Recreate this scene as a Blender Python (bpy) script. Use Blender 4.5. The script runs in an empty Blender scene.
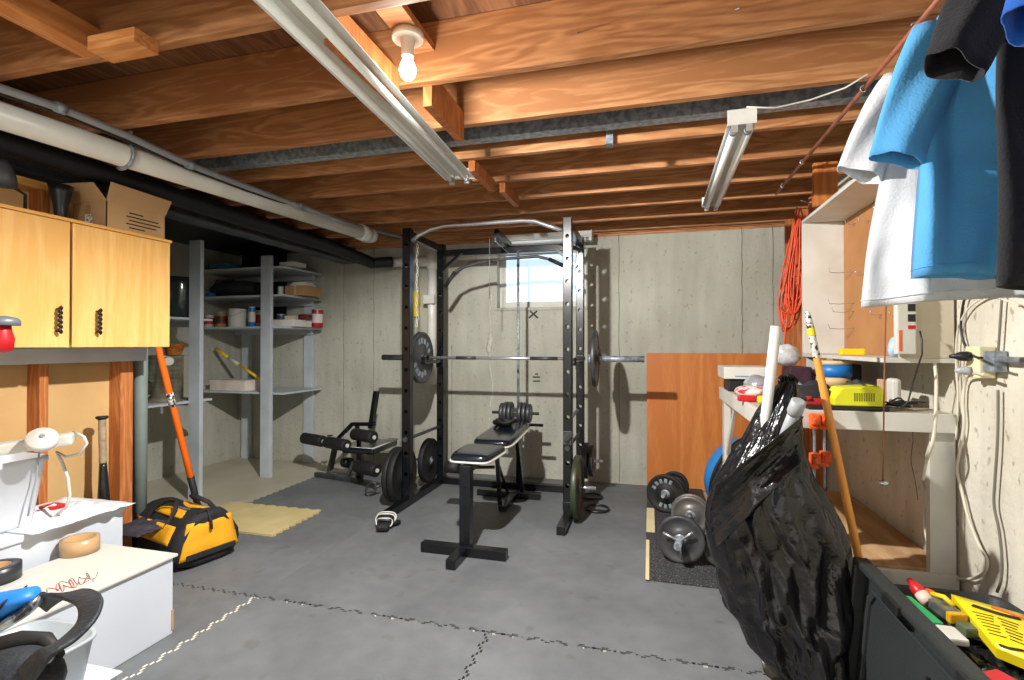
import bpy, bmesh, math, random
from mathutils import Vector, Matrix, noise
random.seed(7)
SC = bpy.context.scene
COL = SC.collection
PI = math.pi
# ------------------------------------------------------------------ camera
YAW, PITCH, FPX = math.radians(15.1), math.radians(0.56), 511.0
CAM = Vector((0, 0, 1.3))
cd = bpy.data.cameras.new('camera'); cam = bpy.data.objects.new('camera', cd); COL.objects.link(cam)
cam.location = CAM; cam.rotation_euler = (PI/2 + PITCH, 0, YAW)
cd.sensor_width = 36; cd.lens = FPX/1024*36; cd.clip_start = 0.05
SC.camera = cam
# ------------------------------------------------------------------ view, world, lights
SC.view_settings.view_transform = 'Standard'; SC.view_settings.look = 'None'
SC.view_settings.gamma = 1; SC.view_settings.use_curve_mapping = False
SC.view_settings.exposure = 0.14
world = bpy.data.worlds.new('world'); SC.world = world; world.use_nodes = True
world.node_tree.nodes['Background'].inputs[0].default_value = (0.80, 0.90, 1.0, 1)
world.node_tree.nodes['Background'].inputs[1].default_value = 1.0
def lamp(name, kind, loc, power, col, size=0.03, rot=None):
    d = bpy.data.lights.new(name, kind); d.energy = power; d.color = col
    if kind == 'AREA': d.shape = 'RECTANGLE'; d.size, d.size_y = size
    else: d.shadow_soft_size = size
    o = bpy.data.objects.new(name, d); COL.objects.link(o); o.location = loc
    if rot: o.rotation_euler = rot
    return o
BULB = Vector((-0.880, 1.75, 2.342))
def soften(o, power, sm):                       # frosted bulb: gentler right beside the glass
    d = o.data; d.use_nodes = True; nt = d.node_tree; e = nt.nodes['Emission']
    f = nt.nodes.new('ShaderNodeLightFalloff'); f.inputs['Strength'].default_value = 1.0; f.inputs['Smooth'].default_value = sm
    nt.links.new(f.outputs['Quadratic'], e.inputs['Strength'])
soften(lamp('bulb_light', 'POINT', BULB - Vector((0, 0, 0.05)), 640, (1.0, 0.975, 0.935), 0.03), 1, 4.0)
# the rest of the basement behind the photographer has its own ceiling bulb; the area light is added soft fill
lamp('rear_bulb_light', 'POINT', (-1.5, -0.35, 2.25), 30, (1.0, 0.98, 0.955), 0.03)
lamp('rear_fill_light', 'AREA', (-0.9, -1.6, 1.5), 18, (0.94, 0.97, 1.0), (3.4, 2.0), (math.radians(90), 0, 0))
# ------------------------------------------------------------------ pixel ray -> world point on a plane
def W(u, v, X=None, Y=None, Z=None):
    sa, ca, sp, cp = math.sin(YAW), math.cos(YAW), math.sin(PITCH), math.cos(PITCH)
    f = Vector((-sa*cp, ca*cp, sp)); up = Vector((sa*sp, -ca*sp, cp)); r = Vector((ca, sa, 0))
    d = f + r*((u-512)/FPX) + up*((340-v)/FPX)
    if X is not None: k = (X-CAM.x)/d.x
    elif Y is not None: k = (Y-CAM.y)/d.y
    else: k = (Z-CAM.z)/d.z
    return CAM + d*k
# ------------------------------------------------------------------ mesh builder
def frame(d):
    d = Vector(d).normalized()
    a = Vector((0, 0, 1)) if abs(d.z) < 0.9 else Vector((1, 0, 0))
    x = a.cross(d).normalized(); y = d.cross(x)
    return x, y, d
class B:
    def __init__(s): s.bm = bmesh.new()
    def box(s, lo, hi, bev=0.0, M=None):
        lo, hi = Vector(lo), Vector(hi)
        b = bmesh.new(); bmesh.ops.create_cube(b, size=1)
        for v in b.verts: v.co = Vector([(lo[i]+hi[i])/2 + v.co[i]*(hi[i]-lo[i]) for i in range(3)])
        if bev:
            bev = min(bev, 0.45*min(abs(hi[i]-lo[i]) for i in range(3)))
            bmesh.ops.bevel(b, geom=b.edges[:], offset=bev, segments=2, affect='EDGES', profile=0.6)
        return s.merge(b, M)
    def cbox(s, c, size, bev=0.0, rot=None):
        M = Matrix.Translation(Vector(c))
        if rot is not None: M = M @ rot.to_4x4()
        h = Vector(size)/2
        return s.box(-h, h, bev, M)
    def bar(s, p0, p1, w, h, bev=0.003, roll=0.0):        # rectangular section bar
        p0, p1 = Vector(p0), Vector(p1); x, y, z = frame(p1-p0)
        R = Matrix((x, y, z)).transposed() @ Matrix.Rotation(roll, 3, 'Z')
        return s.cbox((p0+p1)/2, (w, h, (p1-p0).length), bev, R)
    def merge(s, b, M=None):
        if M is not None: bmesh.ops.transform(b, matrix=M, verts=b.verts)
        me = bpy.data.meshes.new('t'); b.to_mesh(me); b.free(); s.bm.from_mesh(me); bpy.data.meshes.remove(me)
        return s
    def cyl(s, p0, p1, r0, r1=None, n=20, caps=True):
        return s.loft([p0, p1], [r0, r0 if r1 is None else r1], n, caps)
    def loft(s, pts, rs, n=14, caps=True, sq=1.0, closed=False):       # tube along points with radii
        pts = [Vector(p) for p in pts]; N = len(pts); rings = []
        px = None
        for i, p in enumerate(pts):
            if closed: d = pts[(i+1) % N] - pts[i-1]
            else: d = pts[min(i+1, N-1)] - pts[max(i-1, 0)]
            if d.length < 1e-7: d = Vector((0, 0, 1))
            d.normalize()
            if px is None: x, y, _ = frame(d)
            else:
                x = px - d*px.dot(d); x.normalize(); y = d.cross(x)
            px = x
            r = rs[i] if isinstance(rs, (list, tuple)) else rs
            rings.append([s.bm.verts.new(p + x*math.cos(2*PI*k/n)*r + y*math.sin(2*PI*k/n)*r*sq) for k in range(n)])
        m = N if closed else N-1
        for i in range(m):
            a, b = rings[i], rings[(i+1) % N]
            for k in range(n):
                f = s.bm.faces.new((a[k], a[(k+1) % n], b[(k+1) % n], b[k])); f.smooth = True
        if caps and not closed:
            s.bm.faces.new(rings[0][::-1]); s.bm.faces.new(rings[-1])
        return s
    def lathe(s, prof, o=(0, 0, 0), ax=(0, 0, 1), n=28, caps=True):     # profile [(r, h)]
        x, y, z = frame(ax); o = Vector(o); rings = []
        for r, h in prof:
            r = max(r, 1e-4)
            rings.append([s.bm.verts.new(o + z*h + (x*math.cos(2*PI*k/n) + y*math.sin(2*PI*k/n))*r) for k in range(n)])
        for a, b in zip(rings, rings[1:]):
            for k in range(n):
                f = s.bm.faces.new((a[k], a[(k+1) % n], b[(k+1) % n], b[k])); f.smooth = True
        if caps:
            s.bm.faces.new(rings[0][::-1]); s.bm.faces.new(rings[-1])
        return s
    def prism(s, poly, h, o=(0, 0, 0), ax=(0, 0, 1), xd=None, bev=0.0):    # 2-D outline extruded along ax
        z = Vector(ax).normalized()
        if xd is None: x, y, z = frame(z)
        else: x = Vector(xd).normalized(); y = z.cross(x)
        b = bmesh.new(); o = Vector(o)
        lo = [b.verts.new(o + x*p[0] + y*p[1]) for p in poly]; hi = [b.verts.new(o + x*p[0] + y*p[1] + z*h) for p in poly]
        n = len(poly)
        b.faces.new(lo[::-1]); b.faces.new(hi)
        for i in range(n): b.faces.new((lo[i], lo[(i+1) % n], hi[(i+1) % n], hi[i]))
        bmesh.ops.recalc_face_normals(b, faces=b.faces[:])
        if bev: bmesh.ops.bevel(b, geom=b.edges[:], offset=bev, segments=2, affect='EDGES', profile=0.6)
        return s.merge(b)
    def grid(s, fn, nu, nv, closed_u=False, smooth=True):
        V = [[s.bm.verts.new(fn(i/(nu if closed_u else nu-1), j/(nv-1))) for j in range(nv)] for i in range(nu)]
        for i in range(nu if closed_u else nu-1):
            for j in range(nv-1):
                a = (i+1) % nu
                f = s.bm.faces.new((V[i][j], V[a][j], V[a][j+1], V[i][j+1])); f.smooth = smooth
        return V
    def sphere(s, c, r, seg=16, sc=(1, 1, 1)):
        b = bmesh.new(); bmesh.ops.create_uvsphere(b, u_segments=seg, v_segments=max(6, seg//2), radius=r)
        for f in b.faces: f.smooth = True
        return s.merge(b, Matrix.Translation(Vector(c)) @ Matrix.Diagonal(Vector(sc)).to_4x4())
    def jitter(s, amp, sc=3.0, seed=0.0):
        for v in s.bm.verts: v.co += noise.noise_vector(v.co*sc + Vector((seed, seed, seed)))*amp
        return s
def _smooth_bev(me): pass
def link(name, b, m, parent=None, origin=None, local=False):
    bm = b.bm
    bmesh.ops.recalc_face_normals(bm, faces=bm.faces[:])
    if parent is not None:
        if not local:
            M = parent_matrix(parent).inverted(); bmesh.ops.transform(bm, matrix=M, verts=bm.verts)
        off = Vector((0, 0, 0))
    elif origin is not None: off = Vector(origin)
    elif local: off = Vector((0, 0, 0))
    else:
        xs = [v.co for v in bm.verts]
        off = Vector(((min(c.x for c in xs)+max(c.x for c in xs))/2, (min(c.y for c in xs)+max(c.y for c in xs))/2, min(c.z for c in xs)))
    if off.length: bmesh.ops.translate(bm, vec=-off, verts=bm.verts)
    me = bpy.data.meshes.new(name); bm.to_mesh(me); bm.free()
    o = bpy.data.objects.new(name, me); COL.objects.link(o); o.location = off
    for mm in (m if isinstance(m, (list, tuple)) else [m]): me.materials.append(mm)
    if parent is not None: o.parent = parent
    return o
def parent_matrix(o):
    M = Matrix.LocRotScale(o.location, o.rotation_euler, o.scale)
    return parent_matrix(o.parent) @ M if o.parent else M
def tag(o, label, cat, group=None):
    o['label'] = label; o['category'] = cat
    if group: o['group'] = group
    return o
def thing(name, label, cat, loc=(0, 0, 0), rz=0.0, group=None, rot=None):
    o = bpy.data.objects.new(name, None); COL.objects.link(o); o.location = loc; o.rotation_euler = rot if rot else (0, 0, rz)
    o.empty_display_size = 0.05
    return tag(o, label, cat, group)
def struct(name, b, m, parent=None):
    o = link(name, b, m, parent)
    if parent is None: o['kind'] = 'structure'
    return o
def single(name, b, m, label, cat, group=None): return tag(link(name, b, m), label, cat, group)
def dup(root, loc, rz=None, label=None, rot=None):
    r = root.copy(); COL.objects.link(r); r.location = loc
    if rz is not None: r.rotation_euler = (0, 0, rz)
    if rot is not None: r.rotation_euler = rot
    if label: r['label'] = label
    def rec(a, b):
        for ch in list(a.children):
            c = ch.copy(); COL.objects.link(c); c.parent = b; rec(ch, c)
    rec(root, r)
    return r
# ------------------------------------------------------------------ materials
def lin(c):
    return tuple(((x/255)/12.92 if x/255 <= 0.04045 else ((x/255+0.055)/1.055)**2.4) for x in c)
MATS = {}
def mat(name, rgb, rough=0.6, metal=0.0, var=0.12, vs=6.0, bump=0.0, bs=60.0, stretch=(1, 1, 1), rgb2=None, coat=0.0, spec=0.5, detail=4.0, thr=None, alpha=1.0, trans=0.0, sheen=0.0, speck=None):
    if name in MATS: return MATS[name]
    m = bpy.data.materials.new(name); m.use_nodes = True; nt = m.node_tree; N, L = nt.nodes, nt.links
    bs_ = N['Principled BSDF']
    c = lin(rgb); c2 = lin(rgb2) if rgb2 else tuple(x*(1-var*2.2) for x in c)
    tc = N.new('ShaderNodeTexCoord'); mp = N.new('ShaderNodeMapping'); mp.inputs['Scale'].default_value = stretch
    L.new(tc.outputs['Object'], mp.inputs['Vector'])
    if var or rgb2:
        nz = N.new('ShaderNodeTexNoise'); nz.inputs['Scale'].default_value = vs; nz.inputs['Detail'].default_value = detail
        L.new(mp.outputs[0], nz.inputs['Vector'])
        rp = N.new('ShaderNodeValToRGB'); a, b = thr if thr else (0.3, 0.72)
        rp.color_ramp.elements[0].position = a; rp.color_ramp.elements[1].position = b
        rp.color_ramp.elements[0].color = (*c2, 1); rp.color_ramp.elements[1].color = (*c, 1)
        L.new(nz.outputs['Fac'], rp.inputs[0]); L.new(rp.outputs[0], bs_.inputs['Base Color'])
    else: bs_.inputs['Base Color'].default_value = (*c, 1)
    if speck:
        sn = N.new('ShaderNodeTexNoise'); sn.inputs['Scale'].default_value = speck[0]; sn.inputs['Detail'].default_value = 2
        mq = N.new('ShaderNodeMapping'); mq.inputs['Scale'].default_value = (1, 1, speck[2]); L.new(tc.outputs['Object'], mq.inputs[0]); L.new(mq.outputs[0], sn.inputs['Vector'])
        sr = N.new('ShaderNodeValToRGB'); sr.color_ramp.elements[0].position = 0.64; sr.color_ramp.elements[1].position = 0.70
        sr.color_ramp.elements[0].color = (1, 1, 1, 1); q = speck[1]; sr.color_ramp.elements[1].color = (q, q*0.97, q*0.9, 1)
        s3 = N.new('ShaderNodeTexNoise'); s3.inputs['Scale'].default_value = 5; s3.inputs['Detail'].default_value = 6
        m4 = N.new('ShaderNodeMapping'); m4.inputs['Scale'].default_value = (2.2, 2.2, 0.35); L.new(tc.outputs['Object'], m4.inputs[0]); L.new(m4.outputs[0], s3.inputs['Vector'])
        r3 = N.new('ShaderNodeMapRange'); r3.inputs[1].default_value = 0.3; r3.inputs[2].default_value = 0.7; r3.inputs[3].default_value = 0.88; r3.inputs[4].default_value = 1.05; L.new(s3.outputs['Fac'], r3.inputs[0])
        L.new(sn.outputs['Fac'], sr.inputs[0]); mx = N.new('ShaderNodeMixRGB'); mx.blend_type = 'MULTIPLY'; mx.inputs[0].default_value = 1
        L.new(rp.outputs[0], mx.inputs[1]); L.new(sr.outputs[0], mx.inputs[2])
        m5 = N.new('ShaderNodeMixRGB'); m5.blend_type = 'MULTIPLY'; m5.inputs[0].default_value = 1; L.new(mx.outputs[0], m5.inputs[1]); L.new(r3.outputs[0], m5.inputs[2])
        L.new(m5.outputs[0], bs_.inputs['Base Color'])
    bs_.inputs['Roughness'].default_value = rough; bs_.inputs['Metallic'].default_value = metal
    bs_.inputs['Specular IOR Level'].default_value = spec
    if coat: bs_.inputs['Coat Weight'].default_value = coat; bs_.inputs['Coat Roughness'].default_value = 0.15
    if trans: bs_.inputs['Transmission Weight'].default_value = trans
    if alpha < 1: bs_.inputs['Alpha'].default_value = alpha
    if sheen: bs_.inputs['Sheen Weight'].default_value = sheen
    if bump:
        n2 = N.new('ShaderNodeTexNoise'); n2.inputs['Scale'].default_value = bs; n2.inputs['Detail'].default_value = 3
        L.new(mp.outputs[0], n2.inputs['Vector']); bp = N.new('ShaderNodeBump'); bp.inputs['Strength'].default_value = bump
        bp.inputs['Distance'].default_value = 0.01
        L.new(n2.outputs['Fac'], bp.inputs['Height']); L.new(bp.outputs[0], bs_.inputs['Normal'])
    MATS[name] = m; return m
def wood(name, rgb, rgb2, axis='X', rough=0.6, ring=9.0, dist=5.0, bump=0.12, knots=True):
    if name in MATS: return MATS[name]
    m = bpy.data.materials.new(name); m.use_nodes = True; nt = m.node_tree; N, L = nt.nodes, nt.links
    p = N['Principled BSDF']; p.inputs['Roughness'].default_value = rough; p.inputs['Specular IOR Level'].default_value = 0.3
    tc = N.new('ShaderNodeTexCoord'); mp = N.new('ShaderNodeMapping')
    oi = N.new('ShaderNodeObjectInfo'); ad = N.new('ShaderNodeVectorMath'); ad.operation = 'ADD'
    mu = N.new('ShaderNodeMath'); mu.operation = 'MULTIPLY'; mu.inputs[1].default_value = 37.0
    L.new(oi.outputs['Random'], mu.inputs[0]); L.new(tc.outputs['Object'], ad.inputs[0]); L.new(mu.outputs[0], ad.inputs[1])
    L.new(ad.outputs[0], mp.inputs['Vector'])
    mp.inputs['Scale'].default_value = {'X': (0.12, 1, 1), 'Y': (1, 0.12, 1), 'Z': (1, 1, 0.12)}[axis]
    wv = N.new('ShaderNodeTexNoise'); wv.inputs['Scale'].default_value = ring; wv.inputs['Detail'].default_value = 2; wv.inputs['Distortion'].default_value = 0.6
    L.new(mp.outputs[0], wv.inputs['Vector'])
    m2 = N.new('ShaderNodeMath'); m2.operation = 'MULTIPLY'; m2.inputs[1].default_value = 46; L.new(wv.outputs['Fac'], m2.inputs[0])
    sn = N.new('ShaderNodeMath'); sn.operation = 'SINE'; L.new(m2.outputs[0], sn.inputs[0])
    mr = N.new('ShaderNodeMapRange'); mr.inputs[1].default_value = -1; mr.inputs[2].default_value = 1; L.new(sn.outputs[0], mr.inputs[0])
    fz = N.new('ShaderNodeTexNoise'); fz.inputs['Scale'].default_value = 80; L.new(mp.outputs[0], fz.inputs['Vector'])
    big = N.new('ShaderNodeTexNoise'); big.inputs['Scale'].default_value = 3.0; big.inputs['Detail'].default_value = 5; L.new(mp.outputs[0], big.inputs['Vector'])
    a1 = N.new('ShaderNodeMath'); a1.operation = 'MULTIPLY_ADD'; a1.inputs[1].default_value = 0.28; L.new(mr.outputs[0], a1.inputs[0])
    a2 = N.new('ShaderNodeMath'); a2.operation = 'MULTIPLY_ADD'; a2.inputs[1].default_value = 0.5; L.new(fz.outputs['Fac'], a2.inputs[0]); L.new(big.outputs['Fac'], a2.inputs[2])
    L.new(a2.outputs[0], a1.inputs[2])
    rp = N.new('ShaderNodeValToRGB'); rp.color_ramp.elements[0].position = 0.55; rp.color_ramp.elements[1].position = 1.15
    rp.color_ramp.elements[0].color = (*lin(rgb), 1); rp.color_ramp.elements[1].color = (*lin(rgb2), 1)
    L.new(a1.outputs[0], rp.inputs[0]); L.new(rp.outputs[0], p.inputs['Base Color'])
    bp = N.new('ShaderNodeBump'); bp.inputs['Strength'].default_value = bump; bp.inputs['Distance'].default_value = 0.004
    L.new(a1.outputs[0], bp.inputs['Height']); L.new(bp.outputs[0], p.inputs['Normal'])
    MATS[name] = m; return m
def emit(name, rgb, s):
    if name in MATS: return MATS[name]
    m = bpy.data.materials.new(name); m.use_nodes = True; p = m.node_tree.nodes['Principled BSDF']
    p.inputs['Base Color'].default_value = (*lin(rgb), 1); p.inputs['Emission Color'].default_value = (*lin(rgb), 1); p.inputs['Emission Strength'].default_value = s
    MATS[name] = m; return m
def glass(name, rgb=(230, 240, 245), rough=0.03):
    if name in MATS: return MATS[name]
    m = bpy.data.materials.new(name); m.use_nodes = True; nt = m.node_tree
    p = nt.nodes['Principled BSDF']; p.inputs['Base Color'].default_value = (*lin(rgb), 1); p.inputs['Roughness'].default_value = rough
    p.inputs['Alpha'].default_value = 0.28
    MATS[name] = m; return m
M_joist = wood('joist_fir', (200, 146, 98), (156, 104, 64), 'X', 0.6)
M_stud = wood('stud_fir', (206, 136, 80), (168, 98, 52), 'Z', 0.6)
M_conc = mat('concrete_wall', (184, 184, 172), 0.85, var=0.1, vs=1.6, bump=0.5, bs=40, rgb2=(162, 161, 147), detail=9, speck=(26, 0.80, 0.8))
M_concp = mat('painted_concrete', (214, 210, 196), 0.75, rgb2=(192, 186, 168), vs=2.2, bump=0.5, bs=30, detail=8, speck=(30, 0.62, 0.7))
M_floor = mat('concrete_floor', (196, 191, 172), 0.5, rgb2=(166, 160, 140), vs=1.3, bump=0.12, bs=30, detail=8)
M_mat = mat('foam_mat', (116, 119, 121), 0.55, rgb2=(94, 97, 100), vs=1.7, bump=0.2, bs=220, detail=9, speck=(7, 0.86, 1))
M_rubber = mat('speckled_rubber', (44, 44, 46), 0.75, rgb2=(120, 120, 122), vs=120, bump=0.3, bs=200, thr=(0.33, 0.42), detail=1)
M_white = mat('white_paint', (216, 215, 208), 0.5, rgb2=(196, 194, 184), vs=5)
M_shelf = mat('grey_shelf_paint', (190, 198, 204), 0.5, rgb2=(168, 176, 182), vs=4, bump=0.05)
M_pvc = mat('white_pvc', (226, 226, 220), 0.35, rgb2=(206, 204, 194), vs=4)
M_black = mat('black_powder_coat', (17, 19, 23), 0.26, var=0.1, spec=0.5)
M_blackp = mat('black_plastic', (27, 28, 31), 0.42, var=0.1, bump=0.06, bs=90)
M_rubb = mat('black_rubber', (26, 26, 27), 0.65, var=0.15, bump=0.1, bs=60)
M_iron = mat('grey_iron', (84, 85, 87), 0.42, 0.4, rgb2=(60, 60, 63), vs=12, bump=0.1)
M_chrome = mat('chrome', (205, 207, 210), 0.25, 0.7, var=0.08)
M_steel = mat('galvanised_steel', (160, 170, 178), 0.42, 0.35, rgb2=(120, 130, 140), vs=34, detail=3, thr=(0.4, 0.6))
M_darksteel = mat('dark_steel', (92, 100, 108), 0.5, 0.2, rgb2=(60, 66, 74), vs=5)
M_card = mat('cardboard', (196, 158, 112), 0.85, rgb2=(182, 143, 98), vs=5)
M_cardin = mat('cardboard_inside', (168, 132, 90), 0.9, var=0.06)
M_maple = wood('maple_door', (244, 196, 124), (230, 174, 98), 'Z', 0.38, ring=4, bump=0.02)
M_mapley = wood('maple_rail', (240, 188, 112), (226, 166, 88), 'Y', 0.4, ring=4, bump=0.02)
M_ply = wood('plywood', (214, 138, 72), (192, 114, 54), 'Z', 0.5, ring=2.2, bump=0.03)
M_ink = mat('ink_black', (30, 28, 30), 0.6, var=0)
M_red = mat('red_plastic', (200, 28, 34), 0.4, var=0.05)
M_orange = mat('orange_plastic', (240, 96, 30), 0.4, var=0.05)
M_yellow = mat('yellow_plastic', (246, 214, 32), 0.4, var=0.05)
M_lime = mat('lime_plastic', (220, 222, 36), 0.42, var=0.05)
M_blue = mat('blue_plastic', (36, 120, 200), 0.4, var=0.06)
M_green = mat('green_plastic', (40, 160, 90), 0.45, var=0.05)
M_clear = glass('clear_plastic')
# ================================================================== SETTING
ZJ = 2.36                                    # underside of the joists
YB, XR, XL = 4.91, 1.20, -4.62               # back wall, right wall, far left wall
YF = -2.0
b = B(); b.box((XL-0.2, YF-0.2, -0.15), (XR+0.25, YB+0.25, 0)); struct('floor', b, M_floor)
# back wall with the window opening
wa, wb = W(497, 308, Y=YB), W(586, 250, Y=YB)
wx0, wx1, wz0, wz1 = wa.x, wb.x, wa.z, wb.z + 0.03
b = B(); T = YB + 0.22; ZT = 2.60
b.box((XL-0.2, YB, 0), (wx0, T, ZT)); b.box((wx1, YB, 0), (XR+0.25, T, ZT))
b.box((wx0, YB, 0), (wx1, T, wz0)); b.box((wx0, YB, wz1), (wx1, T, ZT))
wall = struct('wall_back', b, M_conc)
M_seam = mat('form_seam', (150, 144, 124), 0.9, rgb2=(120, 114, 96), vs=12)
for su, zt_, zb_ in ((344, 2.35, 0.02), (374, 2.35, 0.02), (452, 1.3, 0.02), (619, 2.35, 0.02), (742, 2.35, 1.2), (773, 2.35, 0.02)):
    sx = W(su, 300, Y=YB).x; b = B(); pts_ = [Vector((sx+0.003*math.sin(k*2.1), YB-0.001, zb_+(zt_-zb_)*k/14)) for k in range(15)]
    b.loft(pts_, [0.004+0.002*math.sin(k*1.7)**2 for k in range(15)], 6, sq=0.7); link('form_seam', b, M_seam, wall)
b = B(); b.box((XR, YF-0.2, 0), (XR+0.2, YB, ZT))
for sy in (2.0, 1.2, 4.2): b.box((XR-0.004, sy-0.004, 0), (XR, sy+0.004, 2.3))
struct('wall_right', b, M_concp)
b = B(); b.box((XL-0.2, YF-0.2, 0), (XL, YB, ZT)); struct('wall_left', b, M_conc)
b = B(); b.box((XL, YF-0.2, 0), (XR, YF, ZT)); struct('wall_front', b, M_concp)
b = B(); b.box((XL-0.2, YF-0.2, ZT), (XR+0.25, YB+0.25, ZT+0.03)); struct('ceiling', b, wood('subfloor', (130, 88, 56), (92, 58, 36), 'Y', 0.8))
b = B(); b.box((XL, YB-0.002, ZJ-0.03), (XR, YB+0.14, ZJ-0.005)); b.box((XL, YB-0.03, ZJ-0.005), (XR, YB-0.002, ZT))
struct('trim_1', b, M_joist)
# crack in the wall: dark patched line with white mineral bloom
# window: frame in the opening, bright frosted pane, grey sill
w = thing('window_1', '', '', (0, 0, 0)); del w['label'], w['category']; w['kind'] = 'structure'
b = B(); f = 0.035; y0, y1 = YB+0.10, YB+0.16
b.box((wx0, y0, wz0), (wx1, y1, wz0+f+0.03), 0.004); b.box((wx0, y0, wz1-f), (wx1, y1, wz1), 0.004)
b.box((wx0, y0+0.004, wz0+f+0.03), (wx0+f+0.03, y1, wz1-f)); b.box((wx1-f, y0+0.004, wz0+f+0.03), (wx1, y1, wz1-f))
link('window_frame', b, M_white, w)
b = B(); b.box((wx0+f, y0+0.02, wz0+f), (wx1-f, y0+0.03, wz1-f)); link('window_pane', b, emit('daylight_pane', (205, 232, 255), 0.85), w)
b = B(); b.box((wx0-0.03, YB-0.012, wz0-0.03), (wx1+0.03, YB+0.10, wz0), 0.003); link('window_sill', b, M_conc, w)
# joists
k = 0
names = {1: 'ceiling joist with the bare bulb hanging right in front of it'}
jys = [0.96, 1.40, 1.885, 2.30, 2.73, 3.16, 3.57, 3.98, 4.39, 4.80]
for i, jy in enumerate(jys):
    b = B(); z0 = ZJ + random.uniform(-0.002, 0.003)
    b.box((XL, jy, z0), (XR+0.0, jy+0.04, ZT-0.001), 0.003)
    L = {0: 'nearest fir ceiling joist, above the photo edge and over the clothes rod', 1: 'fir ceiling joist just in front of the lit bulb, block bolted beside it',
         2: 'fir ceiling joist lit brightly right behind the bare bulb', 3: 'fir ceiling joist directly in front of the galvanised channel',
         4: 'fir ceiling joist directly behind the galvanised channel', 5: 'second fir ceiling joist behind the galvanised channel',
         6: 'third fir ceiling joist behind the galvanised channel', 7: 'fir ceiling joist just over the front of the power rack',
         8: 'fir ceiling joist over the rear of the power rack', 9: 'farthest fir ceiling joist, next to the concrete back wall'}[i]
    single('ceiling_joist', b, M_joist, L, 'joist', 'fir joists across the ceiling')
# blocking between joists
for px, py, lab in ((-0.86, 2, 'slanted fir blocking between joists behind the bulb'), (-0.985, 1, 'slanted fir blocking in the joist bay of the bulb'), (-0.97, 4, 'small fir blocking in front of the top of the power rack'), (-0.91, 5, 'small fir blocking above the middle of the power rack')):
    b = B(); y0 = jys[py]+0.04; y1 = jys[py+1]
    b.prism([(0, 0), (y1-y0, 0.0), (y1-y0, 0.14 if py < 3 else 0.07), (0, 0.14 if py < 3 else 0.07)], 0.038, (px, y0, ZJ+(0.06 if py < 3 else 0.01)), (-1, 0, 0), (0, 1, 0))
    single('joist_blocking', b, M_stud, lab, 'blocking', 'blocking between the joists')
# wooden board and block under the left joists
b = B(); c0 = W(85, 20, Z=2.40); 
b.box((-2.02, 1.00, ZJ-0.0), (-1.93, 1.40, ZJ+0.09), 0.003); 
b2 = W(115, 38, Y=1.44)
single('ceiling_board', b, wood('block_y', (226, 160, 98), (196, 124, 66), 'Y'), 'pale fir board running into the nearest joist at upper left', 'board')
b = B(); lo, hi = W(87, 50, Y=1.31), W(134, 26, Y=1.31)
b.box((lo.x, 1.31, lo.z), (hi.x, 1.40, hi.z), 0.003)
single('ceiling_block', b, wood('block_x', (232, 168, 106), (200, 130, 72), 'X'), 'pale fir block nailed to the joist at upper left', 'block')
# galvanised channel across the ceiling
b = B(); b.box((-2.9, 2.55, 2.39), (XR-0.02, 2.562, 2.50)); b.box((-2.9, 2.562, 2.39), (XR-0.02, 2.62, 2.395)); b.box((-2.9, 2.562, 2.495), (XR-0.02, 2.62, 2.50))
single('galvanised_channel', b, M_steel, 'galvanised steel channel running across between the joists', 'channel')
b = B(); p = W(610, 132, Y=2.70); b.box((p.x-0.02, 2.70, 2.33), (p.x+0.015, 2.705, 2.50)); b.box((p.x-0.02, 2.64, 2.33), (p.x+0.015, 2.705, 2.336))
single('metal_strap', b, M_steel, 'short galvanised metal strap hanging below the steel channel', 'strap')
# nails poking from joist face
for (u, v, L) in ((577, 38, .05), (735, 15, .05)):
    p = W(u, v, Y=1.885); b = B(); b.cyl((p.x, 1.887, p.z+.02), (p.x+.005, 1.835, p.z-.01), 0.0016, n=6)
    single('bent_nail', b, M_steel, 'thin bent nail in the bright joist, %s of the two' % ('left' if u < 600 else 'right'), 'nail')
# steel I-beam
bx = -3.10; b = B()
b.box((bx-0.15, YF, 2.185), (bx+0.02, YB, 2.20), 0.002); b.box((bx-0.07, YF, 2.20), (bx-0.06, YB, 2.34)); b.box((bx-0.15, YF, 2.34), (bx+0.02, YB, 2.355), 0.002)
single('steel_beam', b, M_darksteel, 'dark steel I-beam running front to back above the stud wall', 'beam')
# white drain pipe
pa, pb = W(-60, 96, X=-2.60), W(366, 234, X=-2.34)
t = thing('drain_pipe', 'large white plastic drain pipe running along the ceiling at left', 'pipe', (pa.x, pa.y, pa.z))
b = B(); b.cyl(pa, pb, 0.057, n=32); link('pipe', b, M_pvc, t)
d = (pb-pa).normalized()
b = B(); b.cyl(pb-d*0.09, pb+d*0.02, 0.066, n=32)
el = [pb + d*0.02, pb+d*0.06+Vector((0, 0, 0.0)), pb+d*0.10+Vector((-0.02, 0, 0.005)), pb+d*0.13+Vector((-0.06, 0, 0.012)), pb+d*0.14+Vector((-0.12, 0, 0.02))]
b.loft(el, [0.062, 0.06, 0.06, 0.06, 0.06], 24); link('elbow', b, M_pvc, t)
b = B(); hp = W(133, 140, X=(pa.x+pb.x)/2-0.0)
hk = pa + d*((hp.y-pa.y)/d.y)
pts = [hk + Vector((0.066*math.cos(a), 0, 0.066*math.sin(a))) for a in [math.radians(q) for q in range(-120, 41, 16)]]
pts.append(hk + Vector((0.05, 0, ZJ-hk.z-0.02)));  pts.append(hk + Vector((0.05, 0, ZJ-hk.z)))
b.loft(pts, 0.007, 8, sq=1.6); link('pipe_hanger', b, M_steel, t)
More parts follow.
